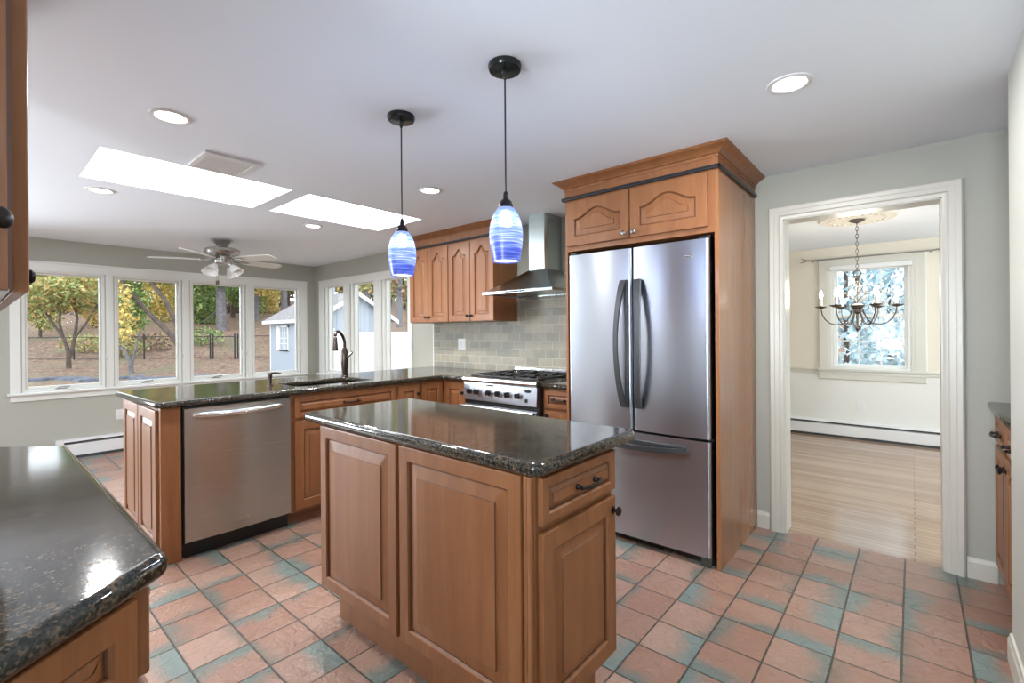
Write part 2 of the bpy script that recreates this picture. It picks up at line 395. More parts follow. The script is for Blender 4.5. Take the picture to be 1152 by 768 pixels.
# ------------------------------------------------------------------ setting
def wall(name, x0, x1, z0, z1, holes, loc, rz, mat, thick=0.13, label=None):
    """A wall in local x/z facing -y, its body behind at y 0..thick; holes are (x0,x1,z0,z1)."""
    xs = sorted({x0, x1, *[h[0] for h in holes], *[h[1] for h in holes]}); zs = sorted({z0, z1, *[h[2] for h in holes], *[h[3] for h in holes]})
    mb = MB()
    for a, b in zip(xs, xs[1:]):
        run = None
        for c, d in zip(zs, zs[1:]):
            inside = any(h[0] <= (a+b)/2 <= h[1] and h[2] <= (c+d)/2 <= h[3] for h in holes)
            if not inside: mb.box(a, 0, c, b, thick, d)
    bmesh.ops.remove_doubles(mb.bm, verts=mb.bm.verts[:], dist=1e-5)
    # drop the faces shared by neighbouring boxes
    seen = {}
    for f in mb.bm.faces: seen.setdefault(tuple(sorted(v.index for v in f.verts)), []).append(f)
    mb.bm.verts.index_update()
    seen = {}
    for f in mb.bm.faces: seen.setdefault(tuple(sorted(v.index for v in f.verts)), []).append(f)
    bmesh.ops.delete(mb.bm, geom=[f for l in seen.values() if len(l) > 1 for f in l], context='FACES')
    return struct(put(name, mb, mat, None, loc, rz, smooth=0))

mb = MB(); mb.box(-7.03, -3.6, -0.1, 2.2, 3.50, 0.0)
struct(put('floor', mb, TILE, smooth=0))
mb = MB(); mb.box(-2.6, 3.50, -0.1, 2.6, 7.13, 0.0)
struct(put('floor_dining', mb, OAK, smooth=0))
SKYS = [(-4.05, -3.335, 0.48, 1.512), (-4.035, -3.35, 1.640, 2.675)]
xs = sorted({-7.03, -2.72, 2.6, *[v for s in SKYS for v in s[:2]]}); ys = sorted({-3.6, 3.6, 7.13, *[v for s in SKYS for v in s[2:]]})
mb = MB()
for a, b in zip(xs, xs[1:]):
    for c, d in zip(ys, ys[1:]):
        if d > 3.7 and b < -2.5: continue
        if not any(s[0] <= (a+b)/2 <= s[1] and s[2] <= (c+d)/2 <= s[3] for s in SKYS): mb.box(a, c, CZ, b, d, CZ+0.12)
struct(put('ceiling', mb, CEIL, smooth=0))
for i, s in enumerate(SKYS):
    w = struct(put('window_%d' % (20+i), MB().box(s[0]-0.01, s[2]-0.01, CZ+0.122, s[1]+0.01, s[3]+0.01, CZ+0.135), SKYL, smooth=0))

LW = [(0.375, 1.02), (1.105, 1.745), (1.843, 2.475), (2.57, 3.225)]   # left wall window openings along y
LZ0, LZ1 = 0.735, 2.0
wall('wall_left', -3.6, 3.6, -0.1, CZ, [(a, b, LZ0, LZ1) for a, b in LW] + [(-2.5, -0.7, 0.7, 2.0)], (WX, 0, 0), R90, WALLM)  # last opening is unseen, added to let the side fill in
BW = [(-6.60, -6.07), (-5.90, -5.315), (-5.145, -4.60)]               # range wall window openings along x
BZ0, BZ1 = 0.735, 2.035
DX0, DX1, DZ = -0.648, 0.133, 2.045                                   # doorway
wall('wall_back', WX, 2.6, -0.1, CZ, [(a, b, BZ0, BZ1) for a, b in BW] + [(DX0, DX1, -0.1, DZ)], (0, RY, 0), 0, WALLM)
# near wall on the right, ending at a corner; the niche behind it holds a cabinet
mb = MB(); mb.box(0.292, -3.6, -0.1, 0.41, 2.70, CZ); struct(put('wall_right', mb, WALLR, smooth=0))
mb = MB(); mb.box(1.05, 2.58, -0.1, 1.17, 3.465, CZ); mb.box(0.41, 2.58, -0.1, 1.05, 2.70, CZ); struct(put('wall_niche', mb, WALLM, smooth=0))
wall('wall_rear', -0.41, 7.03, -0.1, CZ, [(-0.25, 0.95, 0.5, 2.1)], (0, -3.6, 0), PI, WALLR)  # unseen wall; its opening is placed for the rear fill light
DWX = (-0.775, -0.015, 0.835, 2.10)
wall('wall_dining_back', -2.6, 2.6, -0.1, CZ, [DWX], (0, DY, 0), 0, CREAM)
mb = MB(); mb.box(-2.72, RY+0.13, -0.1, -2.6, 7.13, CZ); struct(put('wall_dining_left', mb, CREAM, smooth=0))
wall('wall_dining_right', -7.13, -RY-0.13, -0.1, CZ, [(-6.4, -4.4, 0.9, 2.1)], (2.6, 0, 0), -R90, CREAM)  # its opening is unseen, added for the dining fill light
mb = MB(); mb.box(-2.6, RY+0.13, -0.1, DX0-0.1, RY+0.136, CZ); mb.box(DX1+0.1, RY+0.13, -0.1, 2.6, RY+0.136, CZ); mb.box(DX0-0.1, RY+0.13, DZ+0.1, DX1+0.1, RY+0.136, CZ)
struct(put('wall_dining_front', mb, CREAM, smooth=0))
# painted dado of the dining room rear wall and chair rail
mb = MB(); mb.box(-2.6, DY-0.006, 0.0, 2.6, DY, 0.795); struct(put('wall_dining_dado', mb, CREAM2, smooth=0))
mb = MB()
for a, b in ((-2.6, -0.93), (0.115, 2.6)):
    mb.box(a, DY-0.022, 0.785, b, DY-0.004, 0.83, 0.004); mb.box(a, DY-0.032, 0.815, b, DY-0.004, 0.828, 0.003)
mb.box(-0.95, DY-0.03, 0.775, 0.14, DY-0.004, 0.80, 0.003)
struct(put('trim_chair_rail', mb, TRIM))

# moulded casings ----------------------------------------------------
PROF = [(0.0, 0.0), (0.0, 0.010), (0.012, 0.013), (0.02, 0.013), (0.026, 0.018), (0.05, 0.020), (0.056, 0.025), (0.075, 0.027), (0.083, 0.020), (0.085, 0.0)]
def casing(mb, x0, x1, z0, z1, prof, closed):
    """Sweep (offset, protrusion) profile round an opening, mitred; local facing -y."""
    L = []
    for o, p in prof:
        if closed: L.append([(x0-o, -p, z0-o), (x0-o, -p, z1+o), (x1+o, -p, z1+o), (x1+o, -p, z0-o)])
        else: L.append([(x0-o, -p, z0), (x0-o, -p, z1+o), (x1+o, -p, z1+o), (x1+o, -p, z0)])
    mb.loops(L, False, False, closed)
mb = MB(); casing(mb, DX0+0.01, DX1-0.01, 0.0, DZ-0.01, [(o, p) for o, p in PROF], False)
mb.box(DX0, -0.004, 0, DX0+0.018, 0.14, DZ); mb.box(DX1-0.018, -0.004, 0, DX1, 0.14, DZ); mb.box(DX0, -0.004, DZ-0.018, DX1, 0.14, DZ)
struct(put('trim_1', mb, TRIM, None, (0, RY, 0)))
# baseboards
def baseboard(name, x0, x1, loc, rz, mat=TRIM):
    mb = MB(); mb.prism([(0, 0), (-0.014, 0), (-0.014, 0.085), (-0.009, 0.092), (-0.007, 0.105), (0, 0.108)], x0, x1, 'x')
    return struct(put(name, mb, mat, None, loc, rz))
baseboard('baseboard_doorway', -0.803, DX0-0.08, (0, RY, 0), 0)
mb = MB(); mb.prism([(0, 0), (-0.014, 0), (-0.014, 0.085), (-0.009, 0.092), (-0.007, 0.105), (0, 0.108)], DX1+0.078, 0.325, 'x')
struct(put('baseboard_niche', mb, TRIM, None, (0, RY, 0)))
baseboard('baseboard_right', -2.70, 3.6, (0.292, 0, 0), -R90)
baseboard('baseboard_left', -3.6, 0.60, (WX, 0, 0), R90)

# casement windows ----------------------------------------------------
def casement(name, w0, w1, z0, z1, loc, rz, crank_at=0.4, crank=True, hinge_left=False, lock=None):
    root = bpy.data.objects.new(name, None); COL.objects.link(root); root.location = loc; root.rotation_euler = (0,0,rz); struct(root)
    mb = MB(); f = 0.022
    for a in ((w0, 0.0, z0, w0+f, 0.10, z1), (w1-f, 0.0, z0, w1, 0.10, z1), (w0+f, 0.0, z1-f, w1-f, 0.10, z1), (w0+f, 0.0, z0, w1-f, 0.10, z0+f)): mb.box(*a)
    put('frame', mb, TRIMW, root)
    mb = MB(); g = f + 0.020
    for a in ((w0+f, 0.035, z0+f, w0+g, 0.075, z1-f), (w1-g, 0.035, z0+f, w1-f, 0.075, z1-f), (w0+g, 0.035, z1-g, w1-g, 0.075, z1-f), (w0+g, 0.035, z0+f, w1-g, 0.075, z0+g+0.012)): mb.box(*a, 0.003)
    mb.mi = 1
    e = 0.009
    for a in ((w0+f-0.001, 0.033, z0+f, w0+f+e, 0.06, z1-f), (w1-f-e, 0.033, z0+f, w1-f+0.001, 0.06, z1-f), (w0+f, 0.033, z1-f-e, w1-f, 0.06, z1-f)): mb.box(*a)
    put('sash', mb, [TRIMW, SASH], root)
    put('pane', MB().box(w0+g-0.004, 0.054, z0+g, w1-g+0.004, 0.058, z1-g+0.004), GLASS, root, smooth=0)
    if crank:
        xc = w0 + (w1-w0)*crank_at
        mb = MB(); mb.box(xc-0.045, -0.012, z0+0.02, xc+0.045, 0.022, z0+0.034, 0.004); mb.tube([(xc-0.03, -0.01, z0+0.036), (xc+0.01, -0.022, z0+0.045), (xc+0.05, -0.018, z0+0.043)], 0.006, 8); mb.sphere((xc+0.055, -0.018, z0+0.046), 0.010, 8)
        put('crank_handle', mb, PEWTER, root)
    if lock is not None:
        mb = MB(); mb.box(lock-0.008, -0.006, 1.02, lock+0.008, 0.004, 1.10, 0.003); mb.tube([(lock, -0.006, 1.08), (lock, -0.02, 1.06), (lock, -0.022, 1.03)], 0.006, 8)
        put('sash_lock', mb, SASH, root)
    return root
for i, (a, b) in enumerate(LW): casement('window_%d' % (i+1), a, b, LZ0, LZ1, (WX, 0, 0), R90, 0.45, i != 3, lock=b+0.012)
for i, (a, b) in enumerate(BW): casement('window_%d' % (i+5), a, b, BZ0, BZ1, (0, RY, 0), 0, 0.5, i == 1)
WPROF = [(0.0, 0.0), (0.0, 0.012), (0.03, 0.013), (0.036, 0.018), (0.075, 0.02), (0.082, 0.012), (0.085, 0.0)]
def window_trim(name, ops, z0, z1, loc, rz, x_end, x_start):
    mb = MB()
    a, b = ops[0][0]-0.008, ops[-1][1]+0.008
    L = []
    mb.box(x_start, -0.018, z0-0.01, a, 0, z1+0.095, 0.004); mb.box(b, -0.018, z0-0.01, x_end, 0, z1+0.095, 0.004)
    mb.box(x_start+0.001, -0.016, z1-0.006, x_end-0.001, 0, z1+0.093, 0.003)
    mb.box(x_start-0.004, -0.026, z1+0.078, x_end+0.004, 0, z1+0.098, 0.004)
    for o0, o1 in zip(ops, ops[1:]): mb.box(o0[1]+0.010, -0.018, z0, o1[0]-0.010, 0, z1, 0.004); mb.box(o0[1]+0.030, -0.024, z0, o1[0]-0.030, 0, z1-0.006, 0.003)
    mb.box(x_start-0.02, -0.055, z0-0.022, x_end, 0.02, z0, 0.005)
    mb.box(x_start, -0.018, z0-0.085, x_end-0.004, 0, z0-0.02, 0.004)
    return struct(put(name, mb, TRIMW, None, loc, rz))
window_trim('trim_2', LW, LZ0, LZ1, (WX, 0, 0), R90, 3.33, 0.288)
window_trim('trim_3', BW, BZ0, BZ1-0.03, (0, RY, 0), 0, -4.525, -6.76)

# dining window: double hung, six panes over six ------------------------------------
root = bpy.data.objects.new('window_8', None); COL.objects.link(root); root.location = (0, DY, 0); struct(root)
x0, x1, z0, z1 = DWX
mb = MB()
for a in ((x0, 0, z0, x0+0.03, 0.1, z1), (x1-0.03, 0, z0, x1, 0.1, z1), (x0+0.03, 0, z1-0.03, x1-0.03, 0.1, z1), (x0+0.03, -0.03, z0, x1-0.03, 0.1, z0+0.03)): mb.box(*a)
put('frame', mb, TRIMW, root)
zm = 1.48
for nm, za, zb, yy in (('upper_sash', zm-0.02, z1-0.03, 0.06), ('lower_sash', z0+0.03, zm+0.02, 0.03)):
    mb = MB(); xa, xb = x0+0.03, x1-0.03
    for a in ((xa, za, xa+0.035, zb), (xb-0.035, za, xb, zb), (xa+0.035, zb-0.035, xb-0.035, zb), (xa+0.035, za, xb-0.035, za+0.035)): mb.box(a[0], yy, a[1], a[2], yy+0.03, a[3], 0.003)
    for k in (1, 2): xx = xa+0.035+(xb-xa-0.07)*k/3; mb.box(xx-0.007, yy+0.002, za+0.03, xx+0.007, yy+0.02, zb-0.03)
    zz = (za+zb)/2; mb.box(xa+0.03, yy+0.002, zz-0.007, xb-0.03, yy+0.02, zz+0.007)
    sa = put(nm, mb, TRIMW, root)
    put('pane', MB().box(xa+0.03, yy+0.012, za+0.03, xb-0.03, yy+0.015, zb-0.03), GLASS, sa, smooth=0)
mb = MB(); mb.box(x0-0.01, -0.05, z1-0.055, x1+0.01, -0.018, z1+0.0, 0.006); put('roller_shade', mb, WHITE, root)
mb = MB(); casing(mb, x0, x1, z0, z1-0.03, [(o*1.55, p) for o, p in PROF], True)
mb.box(x0-0.15, -0.045, z0-0.018, x1+0.15, 0.0, z0+0.006, 0.004)
struct(put('trim_4', mb, TRIM, None, (0, DY, 0)))
# unseen window behind the camera, placed for the rear fill light
for i, (a, b) in enumerate(((-0.95, 0.25),)):
    mb = MB()
    for k in range(3): xx = a+(b-a)*k/2; mb.box(xx-0.04, -3.66, 0.5, xx+0.04, -3.58, 2.1)
    mb.box(a, -3.66, 2.04, b, -3.58, 2.1); mb.box(a, -3.66, 0.5, b, -3.58, 0.56)
    struct(put('window_%d' % (9+i), mb, TRIMW))

# backsplash --------------------------------------------------------------
mb = MB(); mb.box(-4.125, RY-0.012, CT, -1.80, RY, 1.86)
struct(put('wall_backsplash', mb, SUBWAY, smooth=0))
mb = MB(); mb.box(-4.138, RY-0.014, CT, -4.125, RY, 1.425); struct(put('trim_5', mb, TRIMW))

# ------------------------------------------------------------------ cabinet parts
def panel(mb, x0, z0, w, h, t=0.021, stile=0.058, arch=0.0, slope=0.034, y=0.0, shoulder=0.8):
    """Raised-panel front in local x/z, back at y, face at y-t."""
    K = 18
    x1, z1 = x0+w, z0+h
    def ring(o, yy, ar=0.0):
        pts = [(x0+o, yy, z0+o), (x1-o, yy, z0+o)]
        for k in range(K+1):
            u = k/K; s = abs(2*u-1)
            S_ = 0.0 if s > shoulder else 0.5*(1+math.cos(PI*s/shoulder))
            pts.append((x1-o-(w-2*o)*u, yy, z1-o-ar*(1-S_)))
        return pts
    f = y-t
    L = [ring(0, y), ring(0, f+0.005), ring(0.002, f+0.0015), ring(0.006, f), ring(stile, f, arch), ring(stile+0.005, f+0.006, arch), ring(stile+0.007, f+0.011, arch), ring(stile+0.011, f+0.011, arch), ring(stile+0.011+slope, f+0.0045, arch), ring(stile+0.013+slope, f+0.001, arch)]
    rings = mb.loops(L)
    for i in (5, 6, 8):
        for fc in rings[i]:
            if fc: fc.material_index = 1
    return mb
def knob(parent, x, y, z, mat=BRONZE, r=0.016):
    mb = MB(); mb.lathe([(r*0.8, 0), (r*0.8, 0.003), (r*0.4, 0.006), (r*0.38, 0.014), (r*0.95, 0.019), (r, 0.024), (r*0.7, 0.029), (0, 0.031)], (x, y, z), '-y', 16)
    return put('knob', mb, mat, parent)
def pull(parent, x, y, z, w=0.10, mat=BRONZE):
    mb = MB(); h = w/2
    for s in (-1, 1): mb.lathe([(0.010, 0), (0.010, 0.004), (0.007, 0.008), (0.0065, 0.022)], (x+s*h, y, z), '-y', 12)
    mb.tube([(x-h-0.008, y-0.021, z+0.001), (x-h*0.6, y-0.027, z-0.002), (x, y-0.030, z-0.004), (x+h*0.6, y-0.027, z-0.002), (x+h+0.008, y-0.021, z+0.001)], [0.0065, 0.0065, 0.0058, 0.0065, 0.0065], 10)
    return put('pull', mb, mat, parent)
def door(parent, x0, z0, w, h, name='door', y=0.0, **k):
    return put(name, panel(MB(), x0, z0, w, h, y=y, **k), DW, parent)
def slab(name, poly, z0, z1, mat, holes=(), r=0.014, loc=(0,0,0)):
    """Stone top with rounded edges cut to an outline."""
    cu = bpy.data.curves.new(name, 'CURVE'); cu.dimensions = '2D'; cu.fill_mode = 'BOTH'
    cu.extrude = (z1-z0)/2 - r; cu.bevel_depth = r; cu.bevel_resolution = 4; cu.offset = -r
    for pl in [poly, *holes]:
        sp = cu.splines.new('POLY'); sp.points.add(len(pl)-1)
        for p, q in zip(sp.points, pl): p.co = (q[0], q[1], 0, 1)
        sp.use_cyclic_u = True
    tmp = bpy.data.objects.new('outline', cu); COL.objects.link(tmp)
    dg = bpy.context.evaluated_depsgraph_get(); dg.update()
    me = bpy.data.meshes.new_from_object(tmp.evaluated_get(dg)); me.name = name
    bpy.data.objects.remove(tmp); bpy.data.curves.remove(cu)
    me.transform(Matrix.Translation((0, 0, (z0+z1)/2)))
    me.materials.clear(); me.materials.append(mat)
    bm = bmesh.new(); bm.from_mesh(me); bmesh.ops.remove_doubles(bm, verts=bm.verts[:], dist=1e-5); bmesh.ops.recalc_face_normals(bm, faces=bm.faces[:]); bm.to_mesh(me); bm.free()
    me.polygons.foreach_set('use_smooth', [abs(p.normal.z) < 0.9995 for p in me.polygons])
    o = bpy.data.objects.new(name, me); COL.objects.link(o); o.location = loc
    return o
def rounded(poly, r, n=5):
    """Round the corners of a polygon (list of (x,y[,radius]))."""
    out = []; m = len(poly)
    for i in range(m):
        p = Vector(poly[i][:2]); a = Vector(poly[i-1][:2]); b = Vector(poly[(i+1) % m][:2])
        rr = poly[i][2] if len(poly[i]) > 2 else r
        if rr <= 0: out.append(tuple(p)); continue
        pa, pb = p+(a-p).normalized()*rr, p+(b-p).normalized()*rr
        for k in range(n+1):
            t = k/n; q = pa*(1-t)**2 + p*2*t*(1-t) + pb*t*t; out.append(tuple(q))
    return out

# ------------------------------------------------------------------ island
IX0, IX1, IY0, IY1 = -2.09, -0.845, 1.085, 1.545
t = thing('kitchen_island', 'freestanding maple island cabinet with raised panels in the middle of the tile floor', 'kitchen island', (IX0, IY0, 0))
w, d = IX1-IX0, IY1-IY0
mb = MB(); mb.box(0.0, 0.0, 0.155, w-0.002, d, 0.897, 0.003)
put('cabinet_body', mb, WOOD, t)
mb = MB(); mb.box(0.055, 0.045, 0, w-0.06, d-0.03, 0.156); put('toe_kick', mb, WOOD, t)
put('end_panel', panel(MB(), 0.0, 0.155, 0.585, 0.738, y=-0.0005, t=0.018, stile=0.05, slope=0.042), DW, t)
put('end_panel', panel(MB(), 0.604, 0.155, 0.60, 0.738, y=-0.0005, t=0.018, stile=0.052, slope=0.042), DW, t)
for q in ((0.587, -0.008, 0.602), (1.207, -0.012, 1.222), (1.225, -0.016, 1.240)): put('bead', MB().box(q[0], q[1], 0.155, q[2], 0.0, 0.893, 0.004), WOOD, t)
# the end facing the doorway: drawer over door
def rot_end(o): o.location = (w, 0, 0); o.rotation_euler = (0, 0, R90); return o
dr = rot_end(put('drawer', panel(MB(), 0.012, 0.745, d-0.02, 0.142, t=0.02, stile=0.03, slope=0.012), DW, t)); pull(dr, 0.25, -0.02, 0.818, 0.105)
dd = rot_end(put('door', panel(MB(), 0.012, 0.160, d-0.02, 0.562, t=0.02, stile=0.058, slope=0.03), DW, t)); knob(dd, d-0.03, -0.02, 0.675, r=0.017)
top = slab('island_countertop', rounded([(-2.215, 1.04), (-0.80, 1.04), (-0.80, 1.67), (-2.215, 1.67)], 0.04), 0.902, 0.944, GRANITE, r=0.018)
tag(top, 'dark speckled granite worktop lying on the island, below the two blue pendants', 'countertop')

# ------------------------------------------------------------------ peninsula run (fronts face +x at X=-3.24)
PX = -3.24
def cab_x(name, label, cat, y0, **k): return thing(name, label, cat, (PX, y0, 0), R90, **k)
# end unit with two raised panels toward the room and a post beside the dishwasher
t = thing('peninsula_cabinet', 'maple peninsula end with two tall raised panels and plain post beside the dishwasher', 'cabinet', (-4.11, 0.715, 0))
mb = MB(); mb.box(0, 0, 0.0, 0.80, 0.099, 0.896); put('end_body', mb, WOOD, t)
put('side_panel', panel(MB(), 0.005, 0.085, 0.405, 0.80, t=0.016, stile=0.06, slope=0.03), DW, t)
put('side_panel', panel(MB(), 0.425, 0.085, 0.405, 0.80, t=0.016, stile=0.06, slope=0.03), DW, t)
mb = MB(); mb.box(0.80, -0.0, 0.0, 0.87, 0.099, 0.898, 0.003); put('post', mb, WOOD, t)
mb = MB(); mb.box(0.0, 0.10, 0.0, 0.20, 2.74, 0.896); put('back_panel', mb, WOOD, t)
# dishwasher
t = cab_x('dishwasher', 'stainless steel dishwasher with a bowed bar handle in the peninsula', 'dishwasher', 0.818)
W_ = 0.618
mb = MB(); mb.box(0.003, 0.0, 0.09, W_, 0.57, 0.895); put('tub_body', mb, BLACK, t)
prof = [(0.006+ (W_-0.01)*k/12, -0.026-0.009*math.sin(PI*k/12)) for k in range(13)]
mb = MB(); mb.prism([(0.006, 0.0), *prof, (W_-0.004, 0.0)], 0.105, 0.885, 'z'); dr = put('door', mb, STEELW, t)
mb = MB(); pts = [(0.055+0.51*k/16, -0.035-0.034*math.sin(PI*k/16)**0.5, 0.845-0.006*math.sin(PI*k/16)) for k in range(17)]
mb.tube(pts, [0.013]+[0.018]*15+[0.013], 12); put('handle', mb, STEELP, t)
mb = MB(); mb.box(0.265, -0.0368, 0.160, 0.345, -0.033, 0.176, 0.001)
mb.mi = 1
for k in range(9): mb.box(0.271+k*0.0078, -0.0376, 0.165, 0.275+k*0.0078, -0.0366, 0.172)
put('badge', mb, [STEELP, BLACK], t)
mb = MB(); mb.box(0.0, 0.035, 0.0, W_, 0.06, 0.10); put('toe_kick', mb, BLACK, t)

# sink cabinet
t = cab_x('sink_cabinet', 'maple sink base with a wide false drawer front, right of the dishwasher', 'cabinet', 1.442)
mb = MB(); mb.box(0, 0, 0.085, 0.862, 0.05, 0.897); mb.box(0, 0.05, 0.085, 0.018, 0.57, 0.897); mb.box(0.844, 0.05, 0.085, 0.862, 0.57, 0.897); mb.box(0.018, 0.05, 0.085, 0.844, 0.57, 0.103); put('cabinet_body', mb, WOOD, t)
dr = put('false_drawer', panel(MB(), 0.025, 0.735, 0.822, 0.145, t=0.02, stile=0.032, slope=0.012), DW, t); pull(dr, 0.45, -0.02, 0.808, 0.115)
for k in range(2):
    dd = put('door', panel(MB(), 0.025+0.413*k, 0.105, 0.408, 0.61, t=0.02, stile=0.06, slope=0.032), DW, t); knob(dd, 0.025+(0.385 if k == 0 else 0.438), -0.02, 0.67)
mb = MB(); mb.box(0.0, 0.06, 0, 0.862, 0.08, 0.086); put('toe_kick', mb, TOE, t)
# narrow cabinet
t = cab_x('narrow_base_cabinet', 'narrow single door maple base cabinet between sink unit and corner unit', 'cabinet', 2.312)
mb = MB(); mb.box(0, 0, 0.085, 0.235, 0.57, 0.897); put('cabinet_body', mb, WOOD, t)
dd = put('door', panel(MB(), 0.01, 0.105, 0.215, 0.775, t=0.02, stile=0.05, slope=0.022), DW, t); knob(dd, 0.205, -0.02, 0.80)
mb = MB(); mb.box(0, 0.06, 0, 0.235, 0.08, 0.086); put('toe_kick', mb, TOE, t)
# corner cabinet (door toward +x and door toward -y)
t = thing('corner_cabinet', 'maple corner base cabinet with doors at a right angle, left of the range', 'cabinet', (-3.81, 2.555, 0))
mb = MB(); mb.prism([(0, 0), (0.57, 0), (0.57, 0.265), (0.885, 0.265), (0.885, 0.90), (0, 0.90)], 0.085, 0.897); put('cabinet_body', mb, WOOD, t)
o = put('door', panel(MB(), 0.008, 0.105, 0.23, 0.775, t=0.02, stile=0.05, slope=0.022), DW, t); o.location = (0.57, 0, 0); o.rotation_euler = (0, 0, R90)
dd = put('door', panel(MB(), 0.605, 0.105, 0.265, 0.775, y=0.265, t=0.02, stile=0.055, slope=0.022), DW, t); knob(dd, 0.852, 0.245, 0.80)
mb = MB(); mb.box(0.49, 0.0, 0, 0.51, 0.30, 0.086); mb.box(0.51, 0.32, 0, 0.885, 0.34, 0.086); put('toe_kick', mb, TOE, t)

# peninsula worktop with the sink cut-out
SX0, SX1, SY0, SY1 = -3.74, -3.345, 1.56, 2.16
top = slab('peninsula_countertop', rounded([(-4.14, 0.655, 0.05), (-3.195, 0.685, 0.05), (-3.195, 2.765, 0.04), (-2.925, 2.765, 0.0), (-2.925, RY-0.013, 0), (-4.14, RY-0.013, 0)], 0.03), 0.902, CT, GRANITE,
    holes=[rounded([(SX0, SY0), (SX0, SY1), (SX1, SY1), (SX1, SY0)], 0.05)], r=0.016)
tag(top, 'L-shaped dark granite worktop running from peninsula end to the range', 'countertop')
t = thing('kitchen_sink', 'black undermount sink set into the peninsula worktop', 'sink', (SX0, SY0, 0))
sw, sl = SX1-SX0, SY1-SY0
def rr(o, z): return [(a, b, z) for a, b in rounded([(-o, -o), (-o, sl+o), (sw+o, sl+o), (sw+o, -o)], 0.05)]
SINKM = plain('black_composite_sink', (0.012, 0.012, 0.013), 0.35)
mb = MB(); mb.loops([rr(0.035, 0.898), rr(-0.006, 0.898), rr(-0.012, 0.72), rr(-0.05, 0.70)], False, True); mb.loops([rr(0.035, 0.898), rr(0.035, 0.893), rr(0.006, 0.893), rr(0.0, 0.71), rr(-0.04, 0.69)], False, True)
put('basin', mb, SINKM, t)
mb = MB(); mb.lathe([(0.045, 0), (0.045, 0.004), (0.03, 0.004), (0.026, 0.0015)], (sw/2, sl/2, 0.7005), 'z', 20); put('drain', mb, PEWTER, t)
# faucet
t = thing('kitchen_faucet', 'bronze pull-down faucet standing behind the black sink', 'faucet', (-3.765, 2.15, CT), -0.93)
FB = plain('brown_bronze', (0.085, 0.062, 0.055), 0.24, metal=0.85)
mb = MB(); mb.lathe([(0.032, 0), (0.032, 0.008), (0.026, 0.014), (0.026, 0.06), (0.031, 0.12), (0.030, 0.20), (0.022, 0.245), (0.014, 0.255)], (0, 0, 0), 'z', 20); put('body', mb, FB, t)
mb = MB(); mb.tube([(0, 0, 0.25)] + [(0.085-0.085*math.cos(PI*k/10), -0.02*math.sin(PI*k/10), 0.31+0.085*math.sin(PI*k/10)) for k in range(9)], 0.0125, 12); put('spout', mb, FB, t)
mb = MB(); mb.tube([(0.160, -0.008, 0.345), (0.168, -0.006, 0.32), (0.176, -0.003, 0.27), (0.18, -0.002, 0.235)], [0.014, 0.016, 0.021, 0.024], 14); sh = put('spray_head', mb, FB, t)
mb = MB(); mb.tube([(0.0, 0.02, 0.17), (0.01, 0.05, 0.19), (0.02, 0.075, 0.215)], [0.011, 0.010, 0.012], 12); put('lever', mb, STEELP, t)
# soap dispenser
t = thing('soap_dispenser', 'small bronze soap pump near the end of the black sink', 'soap dispenser', (-3.58, 1.45, CT))
mb = MB(); mb.lathe([(0.022, 0), (0.022, 0.006), (0.013, 0.012), (0.012, 0.055), (0.017, 0.06), (0.017, 0.085), (0.008, 0.095)], (0, 0, 0), 'z', 18); put('pump_body', mb, FB, t)
mb = MB(); mb.tube([(-0.015, -0.01, 0.088), (0.03, 0.03, 0.094), (0.055, 0.055, 0.088)], [0.008, 0.0065, 0.005], 10); put('nozzle', mb, FB, t)

# ------------------------------------------------------------------ gas range
GX, GY, GW = -2.90, 2.775, 0.785
t = thing('gas_range', 'stainless gas range with six black knobs and iron grates under the hood', 'range', (GX, GY, 0))
mb = MB(); mb.box(0, 0.0, 0.07, GW, 0.675, 0.925, 0.002); put('body', mb, [plain('range_side', (0.06, 0.045, 0.04), 0.4, metal=0.4)], t)
mb = MB(); mb.box(0.0, -0.012, 0.925, GW, 0.675, 0.935, 0.002); mb.mi = 0; put('cooktop', mb, BLACK, t)
mb = MB(); mb.prism([(-0.012, 0.755), (-0.032, 0.762), (-0.022, 0.905), (0.0, 0.905), (0.0, 0.755)], 0.003, GW-0.003, 'x'); cp = put('control_panel', mb, STEEL, t); put('shaded_gap', MB().box(0.004, -0.006, 0.722, GW-0.004, 0.0, 0.755), BLACK, t)  # black strip stands for the shade between panel and oven door
mb = MB(); mb.tube([(0.0, -0.018, 0.926), (GW, -0.018, 0.926)], 0.023, 18); mb.box(0.0, -0.018, 0.935, GW, 0.03, 0.949, 0.002); put('bullnose', mb, STEELP, t)
for k, xx in enumerate((0.085, 0.165, 0.30, 0.40, 0.50, 0.605)):
    z = 0.832
    mb = MB(); mb.lathe([(0.027, 0), (0.027, 0.006), (0.022, 0.008)], (xx, -0.026, z), '-y', 20)
    kb = put('knob_bezel', mb, STEELP, t)
    mb = MB(); mb.lathe([(0.021, 0.008), (0.021, 0.022), (0.018, 0.034), (0.0, 0.035)], (xx, -0.026, z), '-y', 18); mb.box(xx-0.005, -0.068, z-0.02, xx+0.005, -0.058, z+0.02, 0.002); put('control_knob', mb, BLACK, kb)
mb = MB()
for k in range(9): mb.box(0.262+k*0.0095, -0.0265, 0.884, 0.269+k*0.0095, -0.0225, 0.894)
put('maker_mark', mb, BLACK, t)
mb = MB(); mb.lathe([(0.032, 0), (0.032, 0.002), (0.026, 0.003)], (0, 0, 0), '-y', 20); o = put('oval_badge', mb, BLACK, t); o.location = (0.695, -0.0245, 0.872); o.scale = (1, 1, 0.38)
mb = MB(); mb.box(0.672, -0.034, 0.786, 0.696, -0.026, 0.812, 0.002); put('switch', mb, BLACK, t)
mb = MB(); mb.box(0.008, -0.022, 0.16, GW-0.008, 0.0, 0.722, 0.004); dr = put('oven_door', mb, STEEL, t)
